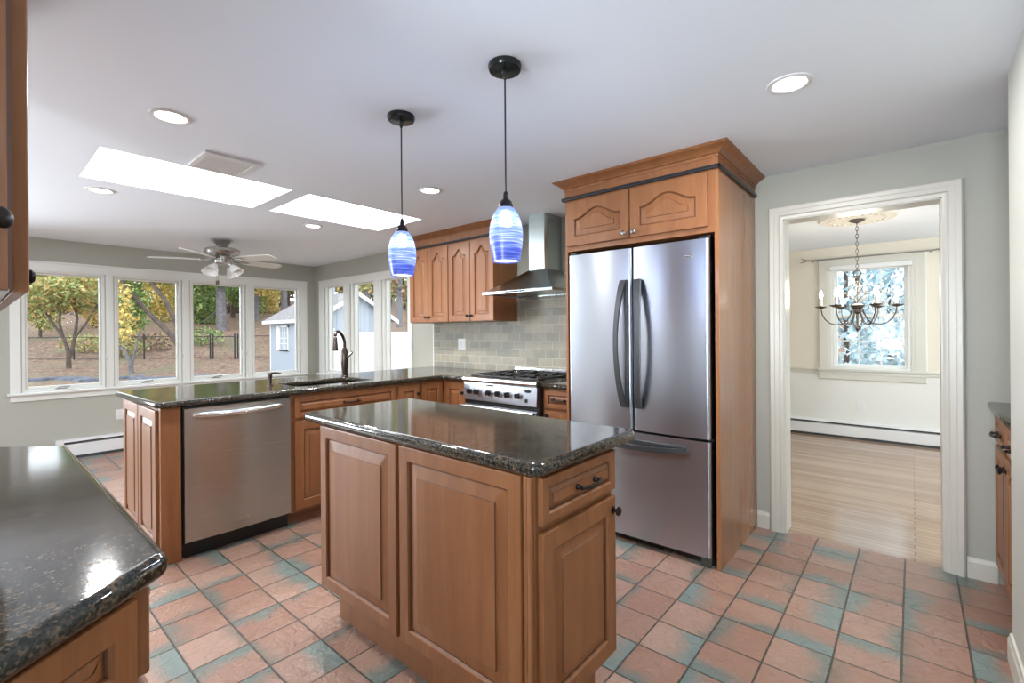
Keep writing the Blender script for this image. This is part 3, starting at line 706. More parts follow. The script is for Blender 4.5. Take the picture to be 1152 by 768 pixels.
put('oven_window', MB().box(0.14, -0.0235, 0.30, GW-0.14, -0.021, 0.58, 0.001), BLACK, dr)
mb = MB(); mb.tube([(0.0, -0.070, 0.710), (GW, -0.070, 0.710)], 0.015, 14)
for xx in (0.05, GW-0.05): mb.box(xx-0.012, -0.07, 0.695, xx+0.012, -0.02, 0.717, 0.003)
put('handle', mb, STEELP, dr)
mb = MB(); mb.box(0.01, 0.02, 0.0, GW-0.01, 0.05, 0.075); put('kick_plate', mb, STEEL, t)
mb = MB(); mb.box(0.0, 0.650, 0.925, GW, 0.675, 0.985, 0.003); put('backguard', mb, STEELP, t)
for k in range(3):
    mb = MB(); a = 0.03+k*0.243; b = a+0.238; c, e = 0.035, 0.63; z = 0.965
    for q in ((a, c, b, c+0.012), (a, e-0.012, b, e), (a, c, a+0.012, e), (b-0.012, c, b, e), (a, (c+e)/2-0.006, b, (c+e)/2+0.006)): mb.box(q[0], q[1], z-0.012, q[2], q[3], z, 0.002)
    for cy in (c+(e-c)*0.25, c+(e-c)*0.75):
        for ang in range(4):
            dx, dy = math.cos(ang*R90), math.sin(ang*R90); cx = (a+b)/2; R_ = 0.113 if dx else 0.14
            mb.box(min(cx+dx*0.03, cx+dx*R_)-0.004*abs(dy), min(cy+dy*0.03, cy+dy*R_)-0.004*abs(dx), z-0.012, max(cx+dx*0.03, cx+dx*R_)+0.004*abs(dy), max(cy+dy*0.03, cy+dy*R_)+0.004*abs(dx), z+0.004, 0.001)
    for xx, yy in ((a, c), (b-0.012, c), (a, e-0.012), (b-0.012, e-0.012)): mb.box(xx, yy, 0.935, xx+0.012, yy+0.012, z-0.006)
    gr = put('grate', mb, IRON, t)
    for cy in (c+(e-c)*0.25, c+(e-c)*0.75):
        mb = MB(); mb.lathe([(0.055, 0), (0.055, 0.006), (0.036, 0.008), (0.036, 0.014), (0.0, 0.016)], ((a+b)/2, cy, 0.935), 'z', 20); put('burner', mb, IRON, t)

# hood
HX0, HX1, HY0 = -2.862, -2.112, 2.945
t = thing('range_hood', 'stainless pyramid range hood with square chimney over the gas range', 'range hood', (-2.487, RY-0.013, 1.645))
a0, a1, c0, c1 = HX0+2.487, HX1+2.487, -0.075, 0.118
dpt = RY-0.013-HY0
mb = MB()
def rct(xa, xb, y, z): return [(xa, -y, z), (xb, -y, z), (xb, 0, z), (xa, 0, z)]
N = 8
L_ = [rct(a0, a1, dpt, 0.0), rct(a0, a1, dpt, 0.02)]
for k in range(1, N+1):
    u = k/N; v = u**0.9
    L_.append(rct(a0+(c0-a0)*v, a1+(c1-a1)*v, dpt+(0.235-dpt)*v, 0.02+0.192*u))
mb.loops(L_, False, True); put('canopy', mb, STEELH, t, smooth=20)
mb = MB(); mb.box(a0+0.01, -dpt+0.01, 0.012, a1-0.01, -0.01, 0.014); mb.mi = 1
for k in range(3): mb.box(a0+0.05+k*0.22, -dpt+0.07, 0.006, a0+0.25+k*0.22, -0.08, 0.012)
put('filter_panel', mb, [GREYM, STEELP], t)
mb = MB(); mb.box(a0+0.26, -dpt-0.001, 0.004, a0+0.48, -dpt+0.004, 0.016); put('switch_strip', mb, BLACK, t)
mb = MB(); mb.prism([(c0, 0), (c0, -0.225), (c0+0.008, -0.232), (c1-0.02, -0.232), (c1, -0.212), (c1, 0)], 0.20, CZ-1.645, 'z'); put('chimney', mb, STEELH, t, smooth=20)

# base unit right of the range
t = thing('drawer_base_cabinet', 'slim maple base cabinet with drawer squeezed between range and refrigerator', 'cabinet', (-2.105, 2.815, 0))
mb = MB(); mb.box(0, 0, 0.085, 0.295, 0.63, 0.897); put('cabinet_body', mb, WOOD, t)
dr = put('drawer', panel(MB(), 0.02, 0.755, 0.265, 0.13, t=0.02, stile=0.03, slope=0.012), DW, t); pull(dr, 0.155, -0.02, 0.822, 0.10)
dd = put('door', panel(MB(), 0.02, 0.105, 0.265, 0.63, t=0.02, stile=0.055, slope=0.025), DW, t); knob(dd, 0.045, -0.02, 0.70)
mb = MB(); mb.box(0, 0.06, 0, 0.295, 0.08, 0.086); put('toe_kick', mb, TOE, t)
top = slab('small_countertop', rounded([(-2.11, 2.775, 0.0), (-1.812, 2.775, 0), (-1.812, RY-0.013, 0), (-2.11, RY-0.013, 0)], 0), 0.902, CT, GRANITE, r=0.016)
tag(top, 'short dark granite worktop between the range and the refrigerator', 'countertop')

# ------------------------------------------------------------------ wall cabinets
UZ0, UZ1, UY = 1.423, 2.192, 3.14
for nm, lab, xa in (('wall_cabinet', 'maple wall cabinet with two arched doors, next to the windows', -4.125), ('wall_cabinet', 'maple wall cabinet with two arched doors, next to the range hood', -3.505)):
    t = thing(nm, lab, 'cabinet', (xa, UY, UZ0), 0, 'arched wall cabinets')
    mb = MB(); mb.box(0, 0, 0, 0.615, RY-0.013-UY, UZ1-UZ0+0.03); put('cabinet_body', mb, [WOOD], t)
    for k in range(2):
        dd = put('door', panel(MB(), 0.004+0.3065*k, 0.004, 0.302, UZ1-UZ0-0.008, t=0.02, stile=0.058, slope=0.024, arch=0.062, shoulder=0.8), DW, t)
        knob(dd, 0.28 if k == 0 else 0.335, -0.02, 0.055, r=0.014)
def crown(mb, x0, x1, y0, y1, z0, z1, ret_left=True, ret_right=True, proj=0.06):
    prof = [(0, z0), (0.004, z0), (0.004, z0+(z1-z0)*0.25), (0.012, z0+(z1-z0)*0.3), (0.018, z0+(z1-z0)*0.45), (0.04, z0+(z1-z0)*0.72), (0.052, z0+(z1-z0)*0.8), (0.056, z0+(z1-z0)*0.86), (proj, z1)]
    L = []
    for o, z in prof:
        L.append([(x0-(o if ret_left else 0), y1, z), (x0-(o if ret_left else 0), y0-o, z), (x1+(o if ret_right else 0), y0-o, z), (x1+(o if ret_right else 0), y1, z)])
    mb.loops(L, False, False, False)
t = thing('crown_molding', 'maple crown with black band running along the top of the arched wall cabinets', 'molding', (-4.125, UY, UZ1))
mb = MB(); mb.box(0.0, -0.006, 0.03, 1.235, RY-0.013-UY, CZ-UZ1-0.002); mb.box(0, -0.004, 0.03, 1.235, 0.01, 0.04); put('frieze', mb, WOOD, t)
mb = MB(); crown(mb, 0, 1.235, -0.004, RY-0.013-UY, 0.085, CZ-UZ1-0.001, True, True, 0.062); put('crown', mb, WOOD, t)
mb = MB(); mb.tube([(-0.008, -0.014, 0.022), (1.243, -0.014, 0.022)], 0.011, 8); mb.box(-0.008, -0.02, 0.012, 1.243, 0.0, 0.03, 0.003); put('band', mb, ROPE, t)
mb = MB(); mb.box(1.235, -0.018, 0.012, 1.248, RY-0.013-UY, 0.03, 0.003); put('band', mb, ROPE, t)

# ------------------------------------------------------------------ refrigerator and its surround
FX0, FX1, FY = -1.785, -0.852, 2.665
t = thing('refrigerator', 'stainless french door refrigerator with charcoal bow handles and bottom freezer', 'refrigerator', (FX0, FY, 0))
fw = FX1-FX0
mb = MB(); mb.box(0.008, 0.085, 0.055, fw-0.008, 0.76, 1.815, 0.004); put('cabinet_body', mb, plain('fridge_side', (0.03, 0.03, 0.032), 0.45), t)
def bowed(mb, x0, x1, z0, z1, bow=0.012, r=0.02):
    bow = 0.007; n = 16; pts = [(x0, 0.075)]
    for k in range(5): a = R90*k/4; pts.append((x0+r-r*math.cos(a), r+0.012-r*math.sin(a)))
    for k in range(1, n): u = k/n; pts.append((x0+r+(x1-x0-2*r)*u, 0.012-bow*math.sin(PI*u)))
    for k in range(5): a = R90*(1-k/4); pts.append((x1-r+r*math.cos(a), r+0.012-r*math.sin(a)))
    pts.append((x1, 0.075))
    mb.loops([[(a, b, z0) for a, b in pts], [(a, b, z0+0.004) for a, b in pts], [(a, b, z1-0.004) for a, b in pts], [(a, b, z1) for a, b in pts]])
    return mb
xm = 0.468
for x0, x1, hx, s in ((0.0, xm-0.003, xm-0.045, -1), (xm+0.003, fw, xm+0.045, 1)):
    dd = put('door', bowed(MB(), x0, x1, 0.712, 1.832), STEEL, t)
    mb = MB(); n = 20
    # bow handle: a straight spine near the gap and an arched grip joined to it at both ends
    zz = lambda k: 0.85+0.785*k/n
    sw_ = [(hx, -0.018-0.050*math.sin(PI*k/n)**0.7, zz(k)) for k in range(n+1)]
    ls = []
    for k in range(n+1):
        b = math.sin(PI*k/n)**0.75; z = zz(k); wid = 0.012+0.010*(1-b)
        xo = hx+s*(0.030*b); yo = -0.004-0.058*b
        ls.append([(xo-wid, yo-0.012, z), (xo+wid, yo-0.012, z), (xo+wid*0.9, yo+0.010, z), (xo-wid*0.9, yo+0.010, z)])
    mb.loops(ls)
    mb.box(hx-s*0.014-0.011, -0.012, 0.855, hx-s*0.014+0.011, 0.012, 1.63, 0.004)
    put('handle', mb, CHAR, dd)
    mb = MB(); xa = x1-0.03 if s > 0 else x0+0.03; mb.box(xa-0.035, 0.03, 1.832, xa+0.03, 0.11, 1.852, 0.006); put('hinge_cover', mb, BLACK, t)
fz = put('freezer_drawer', bowed(MB(), 0.0, fw, 0.052, 0.697), STEEL, t)
mb = MB(); n = 22; ls = []
for k in range(n+1):
    u = k/n; b = math.sin(PI*u)**0.5; x = 0.10+0.70*u
    ls.append([(x, -0.004-0.050*b-0.010, 0.640-0.020*b+0.014), (x, -0.004-0.050*b+0.010, 0.640-0.020*b+0.014), (x, -0.004-0.050*b+0.010, 0.640-0.020*b-0.014), (x, -0.004-0.050*b-0.010, 0.640-0.020*b-0.014)])
mb.loops(ls); mb.box(0.11, -0.008, 0.632, 0.79, 0.012, 0.655, 0.003); put('handle', mb, CHAR, fz)
mb = MB(); mb.box(fw-0.135, -0.0015, 1.735, fw-0.095, 0.012, 1.751, 0.001); mb.mi = 1
for k in range(6): mb.box(fw-0.131+k*0.0056, -0.0025, 1.740, fw-0.128+k*0.0056, -0.001, 1.746)
put('badge', mb, [STEELP, GREYM], t)
mb = MB(); mb.box(0.02, 0.06, 0.012, fw-0.02, 0.10, 0.055); put('base_grille', mb, BLACK, t)
FOOTM = plain('fridge_foot', (0.05, 0.05, 0.04), 0.5)
for q in (fw-0.06, 0.002): put('foot', MB().box(q, 0.018, 0.0, q+0.058, 0.09, 0.052, 0.008), FOOTM, t)

t = thing('refrigerator_cabinet', 'tall maple surround with two arched overhead doors around the refrigerator', 'cabinet', (-1.81, 2.685, 0))
cw = 1.005; cdp = RY-0.001-2.685
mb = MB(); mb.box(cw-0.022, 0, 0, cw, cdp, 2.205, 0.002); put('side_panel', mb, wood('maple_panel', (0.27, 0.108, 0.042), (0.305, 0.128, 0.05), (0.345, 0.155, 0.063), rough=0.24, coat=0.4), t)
mb = MB(); mb.box(0, 0.0, 0, 0.018, cdp, 2.205, 0.002); put('side_panel', mb, WOOD, t)
mb = MB(); mb.box(0.018, 0.0, 1.862, cw-0.022, cdp, 2.205); put('overhead_box', mb, WOOD, t)
for k, (xa, ww) in enumerate(((0.02, 0.462), (0.487, 0.462))):
    dd = put('door', panel(MB(), xa, 1.895, ww, 0.30, t=0.02, stile=0.06, slope=0.032, arch=0.06, shoulder=0.95), DW, t); knob(dd, xa+ww-0.03 if k == 0 else xa+0.03, -0.02, 1.925, PEWTER, 0.015)
mb = MB(); mb.box(0.0, -0.004, 2.205, cw, cdp, CZ-0.002); put('frieze', mb, WOOD, t)
mb = MB(); crown(mb, 0, cw, -0.004, cdp, 2.272, CZ-0.001, True, True, 0.066); put('crown', mb, WOOD, t)
mb = MB(); mb.box(-0.018, -0.022, 2.207, cw+0.016, 0.0, 2.229, 0.005); mb.box(cw, -0.022, 2.207, cw+0.016, cdp, 2.229, 0.005); mb.box(-0.016, -0.022, 2.207, 0, cdp-0.1, 2.229, 0.005); put('band', mb, ROPE, t)

# ------------------------------------------------------------------ counter and cabinets in the near corner (fronts face +y)
cl = rounded([(-2.80, -0.262, 0), (-2.45, 0.03, 0.0), (-2.235, 0.228, 0.015), (-0.985, 0.228, 0.02), (-0.585, -0.262, 0)], 0.01)
cl = rounded([(-0.585, -0.268, 0), (-0.985, 0.230, 0.018), (-2.228, 0.230, 0.015), (-2.75, -0.268, 0)], 0.01)
top = slab('near_countertop', cl, 0.898, CT, GRANITE, r=0.018)
tag(top, 'greenish dark granite worktop with clipped corners, nearest to the camera', 'countertop')
t = thing('angled_base_cabinet', 'maple base cabinet with an angled drawer end under the clipped granite worktop', 'cabinet', (0, 0, 0))
mb = MB(); mb.prism([(-0.66, -0.268), (-1.000, 0.185), (-2.19, 0.185), (-2.64, -0.268)], 0.10, 0.894); put('cabinet_body', mb, WOOD, t)
mb = MB(); mb.prism([(-0.72, -0.268), (-1.03, 0.12), (-2.17, 0.12), (-2.55, -0.268)], 0.0, 0.101); put('toe_kick', mb, TOE, t)
ang = math.atan2(0.185+0.268, -1.0+0.66)     # direction of the angled face, from wall end to corner
ln = math.hypot(0.453, 0.34)
for nm, z0, h in (('drawer', 0.735, 0.148), ('door', 0.125, 0.59)):
    o = put(nm, panel(MB(), 0.02, z0, ln-0.035, h, t=0.02, stile=0.045 if nm == 'drawer' else 0.058, slope=0.02), DW, t)
    o.location = (-0.66, -0.268, 0); o.rotation_euler = (0, 0, ang)
    if nm == 'drawer': pull(o, ln*0.52, -0.02, 0.812, 0.10)
    else: knob(o, ln-0.06, -0.02, 0.66)
for k in range(3):
    for nm, z0, h in (('drawer', 0.735, 0.148), ('door', 0.125, 0.59)):
        o = put(nm, panel(MB(), 0.006+0.395*k, z0, 0.388, h, t=0.021, stile=0.04 if nm == 'drawer' else 0.058, slope=0.02), DW, t)
        o.location = (-1.0, 0.185, 0); o.rotation_euler = (0, 0, PI)
        if nm == 'drawer': pull(o, 0.2+0.395*k, -0.021, 0.81, 0.10)
        else: knob(o, 0.36+0.395*k if k % 2 else 0.04+0.395*k, -0.021, 0.66)
UB = 1.398
t = thing('angled_wall_cabinet', 'maple wall cabinet with an angled end door hanging over the nearest worktop', 'cabinet', (0, 0, UB))
ux, uy = -1.205, 0.055
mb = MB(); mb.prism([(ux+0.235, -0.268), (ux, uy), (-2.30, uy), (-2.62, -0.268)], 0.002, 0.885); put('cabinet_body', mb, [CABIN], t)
mb = MB(); mb.prism([(ux+0.225, -0.266), (ux-0.006, uy-0.004), (-2.29, uy-0.004), (-2.60, -0.266)], -0.002, 0.002); put('underside', mb, LAMIN, t)
ang = math.atan2(uy+0.268, -0.235); ln = math.hypot(0.323, 0.235)
o = put('door', panel(MB(), 0.01, -0.003, ln-0.030, 0.885, t=0.02, stile=0.06, slope=0.03, arch=0.06), DW, t); o.location = (ux+0.235, -0.268, 0); o.rotation_euler = (0, 0, ang); knob(o, ln-0.05, -0.02, 0.115, r=0.018)
for k in range(3):
    o = put('door', panel(MB(), 0.004+0.366*k, -0.003, 0.36, 0.885, t=0.021, stile=0.06, slope=0.03, arch=0.06), DW, t); o.location = (ux, uy, 0); o.rotation_euler = (0, 0, PI)
    knob(o, (0.328 if k == 0 else 0.033 if k == 1 else 0.328)+0.366*k, -0.021, 0.055, r=0.016)
mb = MB(); mb.box(-1.60, uy-0.03, -0.012, -1.57, uy-0.005, -0.002, 0.003); put('catch', mb, BLACK, t)
mb = MB(); mb.prism([(ux+0.235, -0.268), (ux, uy+0.018), (-2.30, uy+0.018), (-2.62, -0.268)], 0.885, CZ-UB-0.001); put('frieze', mb, WOOD, t)

# ------------------------------------------------------------------ niche cabinet on the right (front faces -x)
t = thing('niche_base_cabinet', 'maple base cabinet in the niche past the near wall, beside the doorway', 'cabinet', (0.335, 3.449, 0), -R90)
mb = MB(); mb.box(0, 0, 0.10, 0.74, 0.60, 0.897); put('cabinet_body', mb, WOOD, t)
for k in range(2):
    dr = put('drawer', panel(MB(), 0.012+0.362*k, 0.745, 0.352, 0.135, t=0.02, stile=0.03, slope=0.012), DW, t); pull(dr, 0.19+0.362*k, -0.02, 0.80, 0.10)
    dd = put('door', panel(MB(), 0.012+0.362*k, 0.115, 0.352, 0.61, t=0.02, stile=0.055, slope=0.025), DW, t); knob(dd, 0.335 if k == 0 else 0.40, -0.02, 0.67)
mb = MB(); mb.box(0.0, 0.06, 0, 0.74, 0.59, 0.101); put('toe_kick', mb, TOE, t)
top = slab('niche_countertop', rounded([(0.29, 2.712, 0), (0.95, 2.712, 0), (0.95, 3.452, 0), (0.29, 3.452, 0)], 0), 0.902, CT, GRANITE, r=0.016)
tag(top, 'dark granite worktop end peeping out from behind the near wall', 'countertop')

# ------------------------------------------------------------------ ceiling fixtures
CANS = [(-0.383, 2.224, 'round recessed ceiling light in front of the doorway, above the fridge corner'),
        (-2.629, 0.630, 'round recessed ceiling light on the kitchen side of the air vent'),
        (-4.333, 0.624, 'round recessed ceiling light beyond the long skylight, toward the first casement'),
        (-2.618, 2.169, 'round recessed ceiling light between the two pendants, before the arched wall cabinets'),
        (-4.303, 2.143, 'round recessed ceiling light just beyond the skylight nearest the range wall')]
def can_light(x, y, lab):
    t = thing('recessed_light', lab, 'ceiling light', (x, y, CZ), 0, 'recessed ceiling lights')
    mb = MB(); mb.lathe([(0.062, 0.0), (0.062, -0.004), (0.068, -0.007), (0.083, -0.004), (0.085, 0.0)], (0, 0, 0), 'z', 32, False, False); put('trim_ring', mb, WHITE, t)
    mb = MB(); mb.lathe([(0.0, -0.003), (0.062, -0.003), (0.062, 0.0)], (0, 0, 0), 'z', 32, False, True); put('lens', mb, LAMPW, t)
    l = bpy.data.lights.new('lamp', 'AREA'); l.shape = 'DISK'; l.size = 0.12; l.energy = CAN_W; l.color = (1.0, 0.985, 0.96)
    o = bpy.data.objects.new('lamp', l); COL.objects.link(o); o.parent = t; o.location = (0, 0, -0.012)
for c in CANS: can_light(*c)
# air vent
t = thing('ceiling_vent', 'white louvered air vent on the ceiling beside the long skylight', 'vent', (-3.13, 1.012, CZ))
mb = MB()
for a in ((-0.165, -0.145, 0.165, -0.115), (-0.165, 0.115, 0.165, 0.145), (-0.165, -0.115, -0.125, 0.115), (0.125, -0.115, 0.165, 0.115)): mb.box(a[0], a[1], -0.012, a[2], a[3], 0, 0.003)
put('frame', mb, WHITE, t)
put('duct', MB().box(-0.125, -0.115, -0.002, 0.125, 0.115, 0.0), DARKSLOT, t)
for k in range(7):
    mb = MB(); xx = -0.105+k*0.035; mb.prism([(xx+0.012, -0.007), (xx+0.012, -0.009), (xx-0.012, -0.011), (xx-0.012, -0.009)], -0.115, 0.115, 'y'); put('louver', mb, WHITE, t)

# pendants
def pendant(x, y, lab):
    t = thing('pendant_light', lab, 'pendant light', (x, y, 1.586), 0, 'blue glass pendants over the island')
    h = CZ-1.586
    mb = MB(); mb.lathe([(0.0, h), (0.063, h), (0.065, h-0.010), (0.060, h-0.022), (0.012, h-0.026), (0.009, h-0.045), (0.005, h-0.055)], (0, 0, 0), 'z', 32, True, True); put('canopy', mb, plain('black_canopy', (0.014, 0.017, 0.017), 0.18, metal=0.3), t)
    mb = MB(); mb.cyl((0, 0, 0.255), (0, 0, h-0.05), 0.0032, n=8); put('cord', mb, BLACK, t)
    mb = MB(); mb.lathe([(0.026, 0.203), (0.027, 0.215), (0.022, 0.230), (0.011, 0.240), (0.009, 0.262), (0.005, 0.268)], (0, 0, 0), 'z', 20); put('socket_cap', mb, plain('cap_dark', (0.02, 0.02, 0.025), 0.25, metal=0.6), t)
    pr = [(0.052, 0.0), (0.057, 0.03), (0.062, 0.065), (0.0645, 0.095), (0.063, 0.125), (0.057, 0.155), (0.047, 0.18), (0.034, 0.198), (0.026, 0.206)]
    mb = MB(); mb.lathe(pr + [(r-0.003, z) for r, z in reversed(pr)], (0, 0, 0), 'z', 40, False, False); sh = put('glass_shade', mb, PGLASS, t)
    mb = MB(); mb.sphere((0, 0, 0.12), 0.024, 16); put('bulb', mb, glow('pendant_bulb', (0.9, 0.95, 1.0), 1.6), t)
    put('diffuser', MB().lathe([(0.0, 0.006), (0.0495, 0.006), (0.0495, 0.009), (0.0, 0.009)], (0, 0, 0), 'z', 32, False, False), glow('diffuser_glow', (0.92, 0.95, 1.0), 3.0), t)
    l = bpy.data.lights.new('lamp', 'AREA'); l.shape = 'DISK'; l.size = 0.09; l.energy = PEND_W; l.color = (0.85, 0.9, 1.0)
    o = bpy.data.objects.new('lamp', l); COL.objects.link(o); o.parent = t; o.location = (0, 0, -0.004)
    l = bpy.data.lights.new('lamp', 'POINT'); l.shadow_soft_size = 0.02; l.energy = BULB_W; l.color = (0.9, 0.95, 1.0)
    o = bpy.data.objects.new('lamp', l); COL.objects.link(o); o.parent = t; o.location = (0, 0, 0.155)
pendant(-1.178, 1.345, 'blue swirled glass pendant nearer the refrigerator end of the island')
pendant(-1.822, 1.338, 'blue swirled glass pendant over the peninsula end of the island')

# ceiling fan
t = thing('ceiling_fan', 'brushed nickel five-blade ceiling fan with frosted bell lights near the windows', 'ceiling fan', (-5.66, 1.81, CZ))
NICK = plain('brushed_nickel', (0.50, 0.49, 0.47), 0.25, metal=1)
mb = MB(); mb.lathe([(0.0, 0), (0.105, 0), (0.105, -0.012), (0.085, -0.03), (0.06, -0.06), (0.055, -0.085)], (0, 0, 0), 'z', 28); put('canopy', mb, NICK, t)
mb = MB(); mb.lathe([(0.05, -0.08), (0.13, -0.09), (0.165, -0.105), (0.172, -0.13), (0.16, -0.155), (0.11, -0.175), (0.075, -0.185), (0.07, -0.215), (0.085, -0.225), (0.08, -0.25), (0.04, -0.27)], (0, 0, 0), 'z', 32); put('motor_housing', mb, NICK, t)
FAN0 = 27
BLADE = plain('pale_blade', (0.66, 0.66, 0.63), 0.35)
for k in range(5):
    a = math.radians(FAN0 + 72*k)
    root = []
    mb = MB(); N_ = 14; ls = []
    for i in range(N_+1):
        u = i/N_; x = 0.20+0.46*u; wd = 0.055+0.018*math.sin(PI*min(1, u*1.1)*0.5)
        if u > 0.9: wd *= math.sqrt(max(0.02, 1-((u-0.9)/0.1)**2*0.75))
        if u < 0.12: wd *= 0.7+0.3*u/0.12
        tl = math.radians(-13)
        ls.append([(x, -wd*math.cos(tl), -wd*math.sin(tl)-0.003), (x, wd*math.cos(tl), wd*math.sin(tl)-0.003), (x, wd*math.cos(tl), wd*math.sin(tl)+0.003), (x, -wd*math.cos(tl), -wd*math.sin(tl)+0.003)])
    mb.loops(ls); b = put('blade', mb, BLADE, t, (0, 0, -0.215), a)
    mb = MB(); mb.tube([(0.09, 0, 0.02), (0.15, 0, -0.008), (0.21, 0, -0.006)], [0.014, 0.011, 0.010], 8); mb.box(0.19, -0.035, -0.012, 0.27, 0.035, -0.004, 0.003); put('blade_iron', mb, NICK, b)
for k in range(4):
    a = math.radians(35+90*k); c, s_ = math.cos(a), math.sin(a)
    mb = MB(); mb.tube([(0.05*c, 0.05*s_, -0.255), (0.09*c, 0.09*s_, -0.262), (0.105*c, 0.105*s_, -0.28)], 0.010, 8); arm = put('light_arm', mb, NICK, t)
    mb = MB(); base = Vector((0.105*c, 0.105*s_, -0.28)); ax = Vector((c*0.62, s_*0.62, -0.78)).normalized()
    u_ = ax.cross(Vector((0,0,1))).normalized(); v_ = ax.cross(u_)
    ls = []
    for r, h in ((0.022, 0), (0.034, 0.02), (0.05, 0.05), (0.06, 0.08), (0.072, 0.105), (0.069, 0.105), (0.056, 0.08), (0.046, 0.05), (0.03, 0.02)):
        ls.append([base + ax*h + (u_*math.cos(2*PI*i/20) + v_*math.sin(2*PI*i/20))*r for i in range(20)])
    mb.loops(ls, True, True); put('bell_shade', mb, FROST, t)
for xx in (-0.02, 0.03):
    mb = MB(); mb.cyl((xx, -0.05, -0.26), (xx, -0.05, -0.44), 0.0012, n=6); mb.lathe([(0.004, -0.44), (0.008, -0.45), (0.007, -0.49), (0.003, -0.495)], (xx, -0.05, 0), 'z', 10); put('pull_chain', mb, plain('chain_dark', (0.08, 0.04, 0.025), 0.4), t)

# ------------------------------------------------------------------ dining chandelier, medallion, rod, heater
t = thing('ceiling_medallion', 'round cream plaster medallion around the chandelier canopy', 'medallion', (-0.385, 5.30, CZ))
mb = MB(); mb.lathe([(0.30, 0), (0.30, -0.010), (0.285, -0.018), (0.26, -0.014), (0.235, -0.020), (0.20, -0.016), (0.16, -0.022), (0.12, -0.018), (0.0, -0.018)], (0, 0, 0), 'z', 48, True, True)
for k in range(24):
    a = 2*PI*k/24; mb.sphere((0.215*math.cos(a), 0.215*math.sin(a), -0.016), 0.014, 8)
put('rosette', mb, plain('cream_plaster', (0.74, 0.71, 0.64), 0.5), t)
t = thing('chandelier', 'six-arm antique iron chandelier with lit candle bulbs in the dining room', 'chandelier', (-0.385, 5.30, CZ-0.018))
AIR = plain('antique_iron', (0.13, 0.115, 0.10), 0.35, metal=0.8)
z_ = lambda z: z-(CZ-0.018)
mb = MB(); mb.lathe([(0.0, 0), (0.06, 0), (0.062, -0.008), (0.04, -0.02), (0.012, -0.03), (0.0, -0.04)], (0, 0, 0), 'z', 24); put('canopy', mb, AIR, t)
mb = MB(); zc_ = -0.03; i = 0
while zc_ > z_(1.85):
    c, s_ = (1, 0) if i % 2 else (0, 1)
    mb.tube([(c*0.010*math.cos(a), s_*0.010*math.cos(a), zc_-0.018+0.022*math.sin(a)) for a in [2*PI*k/10 for k in range(11)]], 0.0026, 5)
    zc_ -= 0.034; i += 1
put('chain', mb, AIR, t)
mb = MB(); mb.tube([(0.028*math.cos(2*PI*k/14), 0, z_(1.83)+0.028*math.sin(2*PI*k/14)) for k in range(15)], 0.005, 8)
mb.lathe([(0.0, z_(1.81)), (0.022, z_(1.805)), (0.03, z_(1.79)), (0.018, z_(1.785)), (0.02, z_(1.76)), (0.006, z_(1.75)), (0.005, z_(1.56)), (0.03, z_(1.555)), (0.055, z_(1.54)), (0.05, z_(1.525)), (0.03, z_(1.50)), (0.035, z_(1.48)), (0.012, z_(1.46)), (0.008, z_(1.34)), (0.018, z_(1.33)), (0.014, z_(1.315)), (0.0, z_(1.295))], (0, 0, 0), 'z', 20)
put('column', mb, AIR, t)
mb = MB()
for k in range(8):   # open twisted basket
    pts = []
    for i in range(13):
        u = i/12; a = 2*PI*k/8 + u*2.2; r = 0.012+0.068*math.sin(PI*u)**1.2*(0.75+0.5*(1-u)); pts.append((r*math.cos(a), r*math.sin(a), z_(1.56)+0.20*u))
    mb.tube(pts, 0.0032, 5)
for k in range(6):   # lower open diamond
    a = 2*PI*k/6; c, s_ = math.cos(a), math.sin(a)
    mb.tube([(0.03*c, 0.03*s_, z_(1.49)), (0.07*c, 0.07*s_, z_(1.42)), (0.075*c, 0.075*s_, z_(1.39)), (0.03*c, 0.03*s_, z_(1.35)), (0.008*c, 0.008*s_, z_(1.32))], 0.0035, 5)
put('basket', mb, AIR, t)
for k in range(6):
    a = 2*PI*k/6+1.06; c, s_ = math.cos(a), math.sin(a)
    P = lambda r, z: (r*0.84*c, r*0.84*s_, z_(z))
    mb = MB(); mb.tube([P(0.045, 1.505), P(0.06, 1.46), P(0.09, 1.405), P(0.13, 1.372), P(0.19, 1.362), P(0.25, 1.378), P(0.295, 1.415), P(0.322, 1.465), P(0.332, 1.52)], 0.0052, 8)
    arm = put('arm', mb, AIR, t)
    mb = MB(); mb.lathe([(0.006, z_(1.515)), (0.03, z_(1.522)), (0.052, z_(1.535)), (0.05, z_(1.538)), (0.014, z_(1.528)), (0.013, z_(1.545))], P(0.332, CZ-0.018), 'z', 18); put('drip_pan', mb, AIR, arm)
    mb = MB(); mb.cyl(P(0.332, 1.53), P(0.332, 1.615), 0.0105, n=12); put('candle', mb, CANDLE, arm)
    mb = MB(); mb.lathe([(0.006, 1.613), (0.014, 1.63), (0.0155, 1.645), (0.010, 1.668), (0.003, 1.69)], (P(0.332, 0)[0], P(0.332, 0)[1], -(CZ-0.018)), 'z', 12); put('flame_bulb', mb, BULB, arm)
l = bpy.data.lights.new('lamp', 'POINT'); l.energy = CHAND_W*6; l.shadow_soft_size = 0.12; l.color = (1.0, 0.88, 0.72)
o = bpy.data.objects.new('lamp', l); COL.objects.link(o); o.parent = t; o.location = (0, 0, z_(1.66))
t = thing('curtain_rod', 'slim metal curtain rod with twig finials above the dining window', 'curtain rod', (-0.4, DY-0.07, 2.185))
mb = MB(); mb.cyl((-0.585, 0, 0), (0.575, 0, 0), 0.008, n=10); put('rod', mb, PEWTER, t)
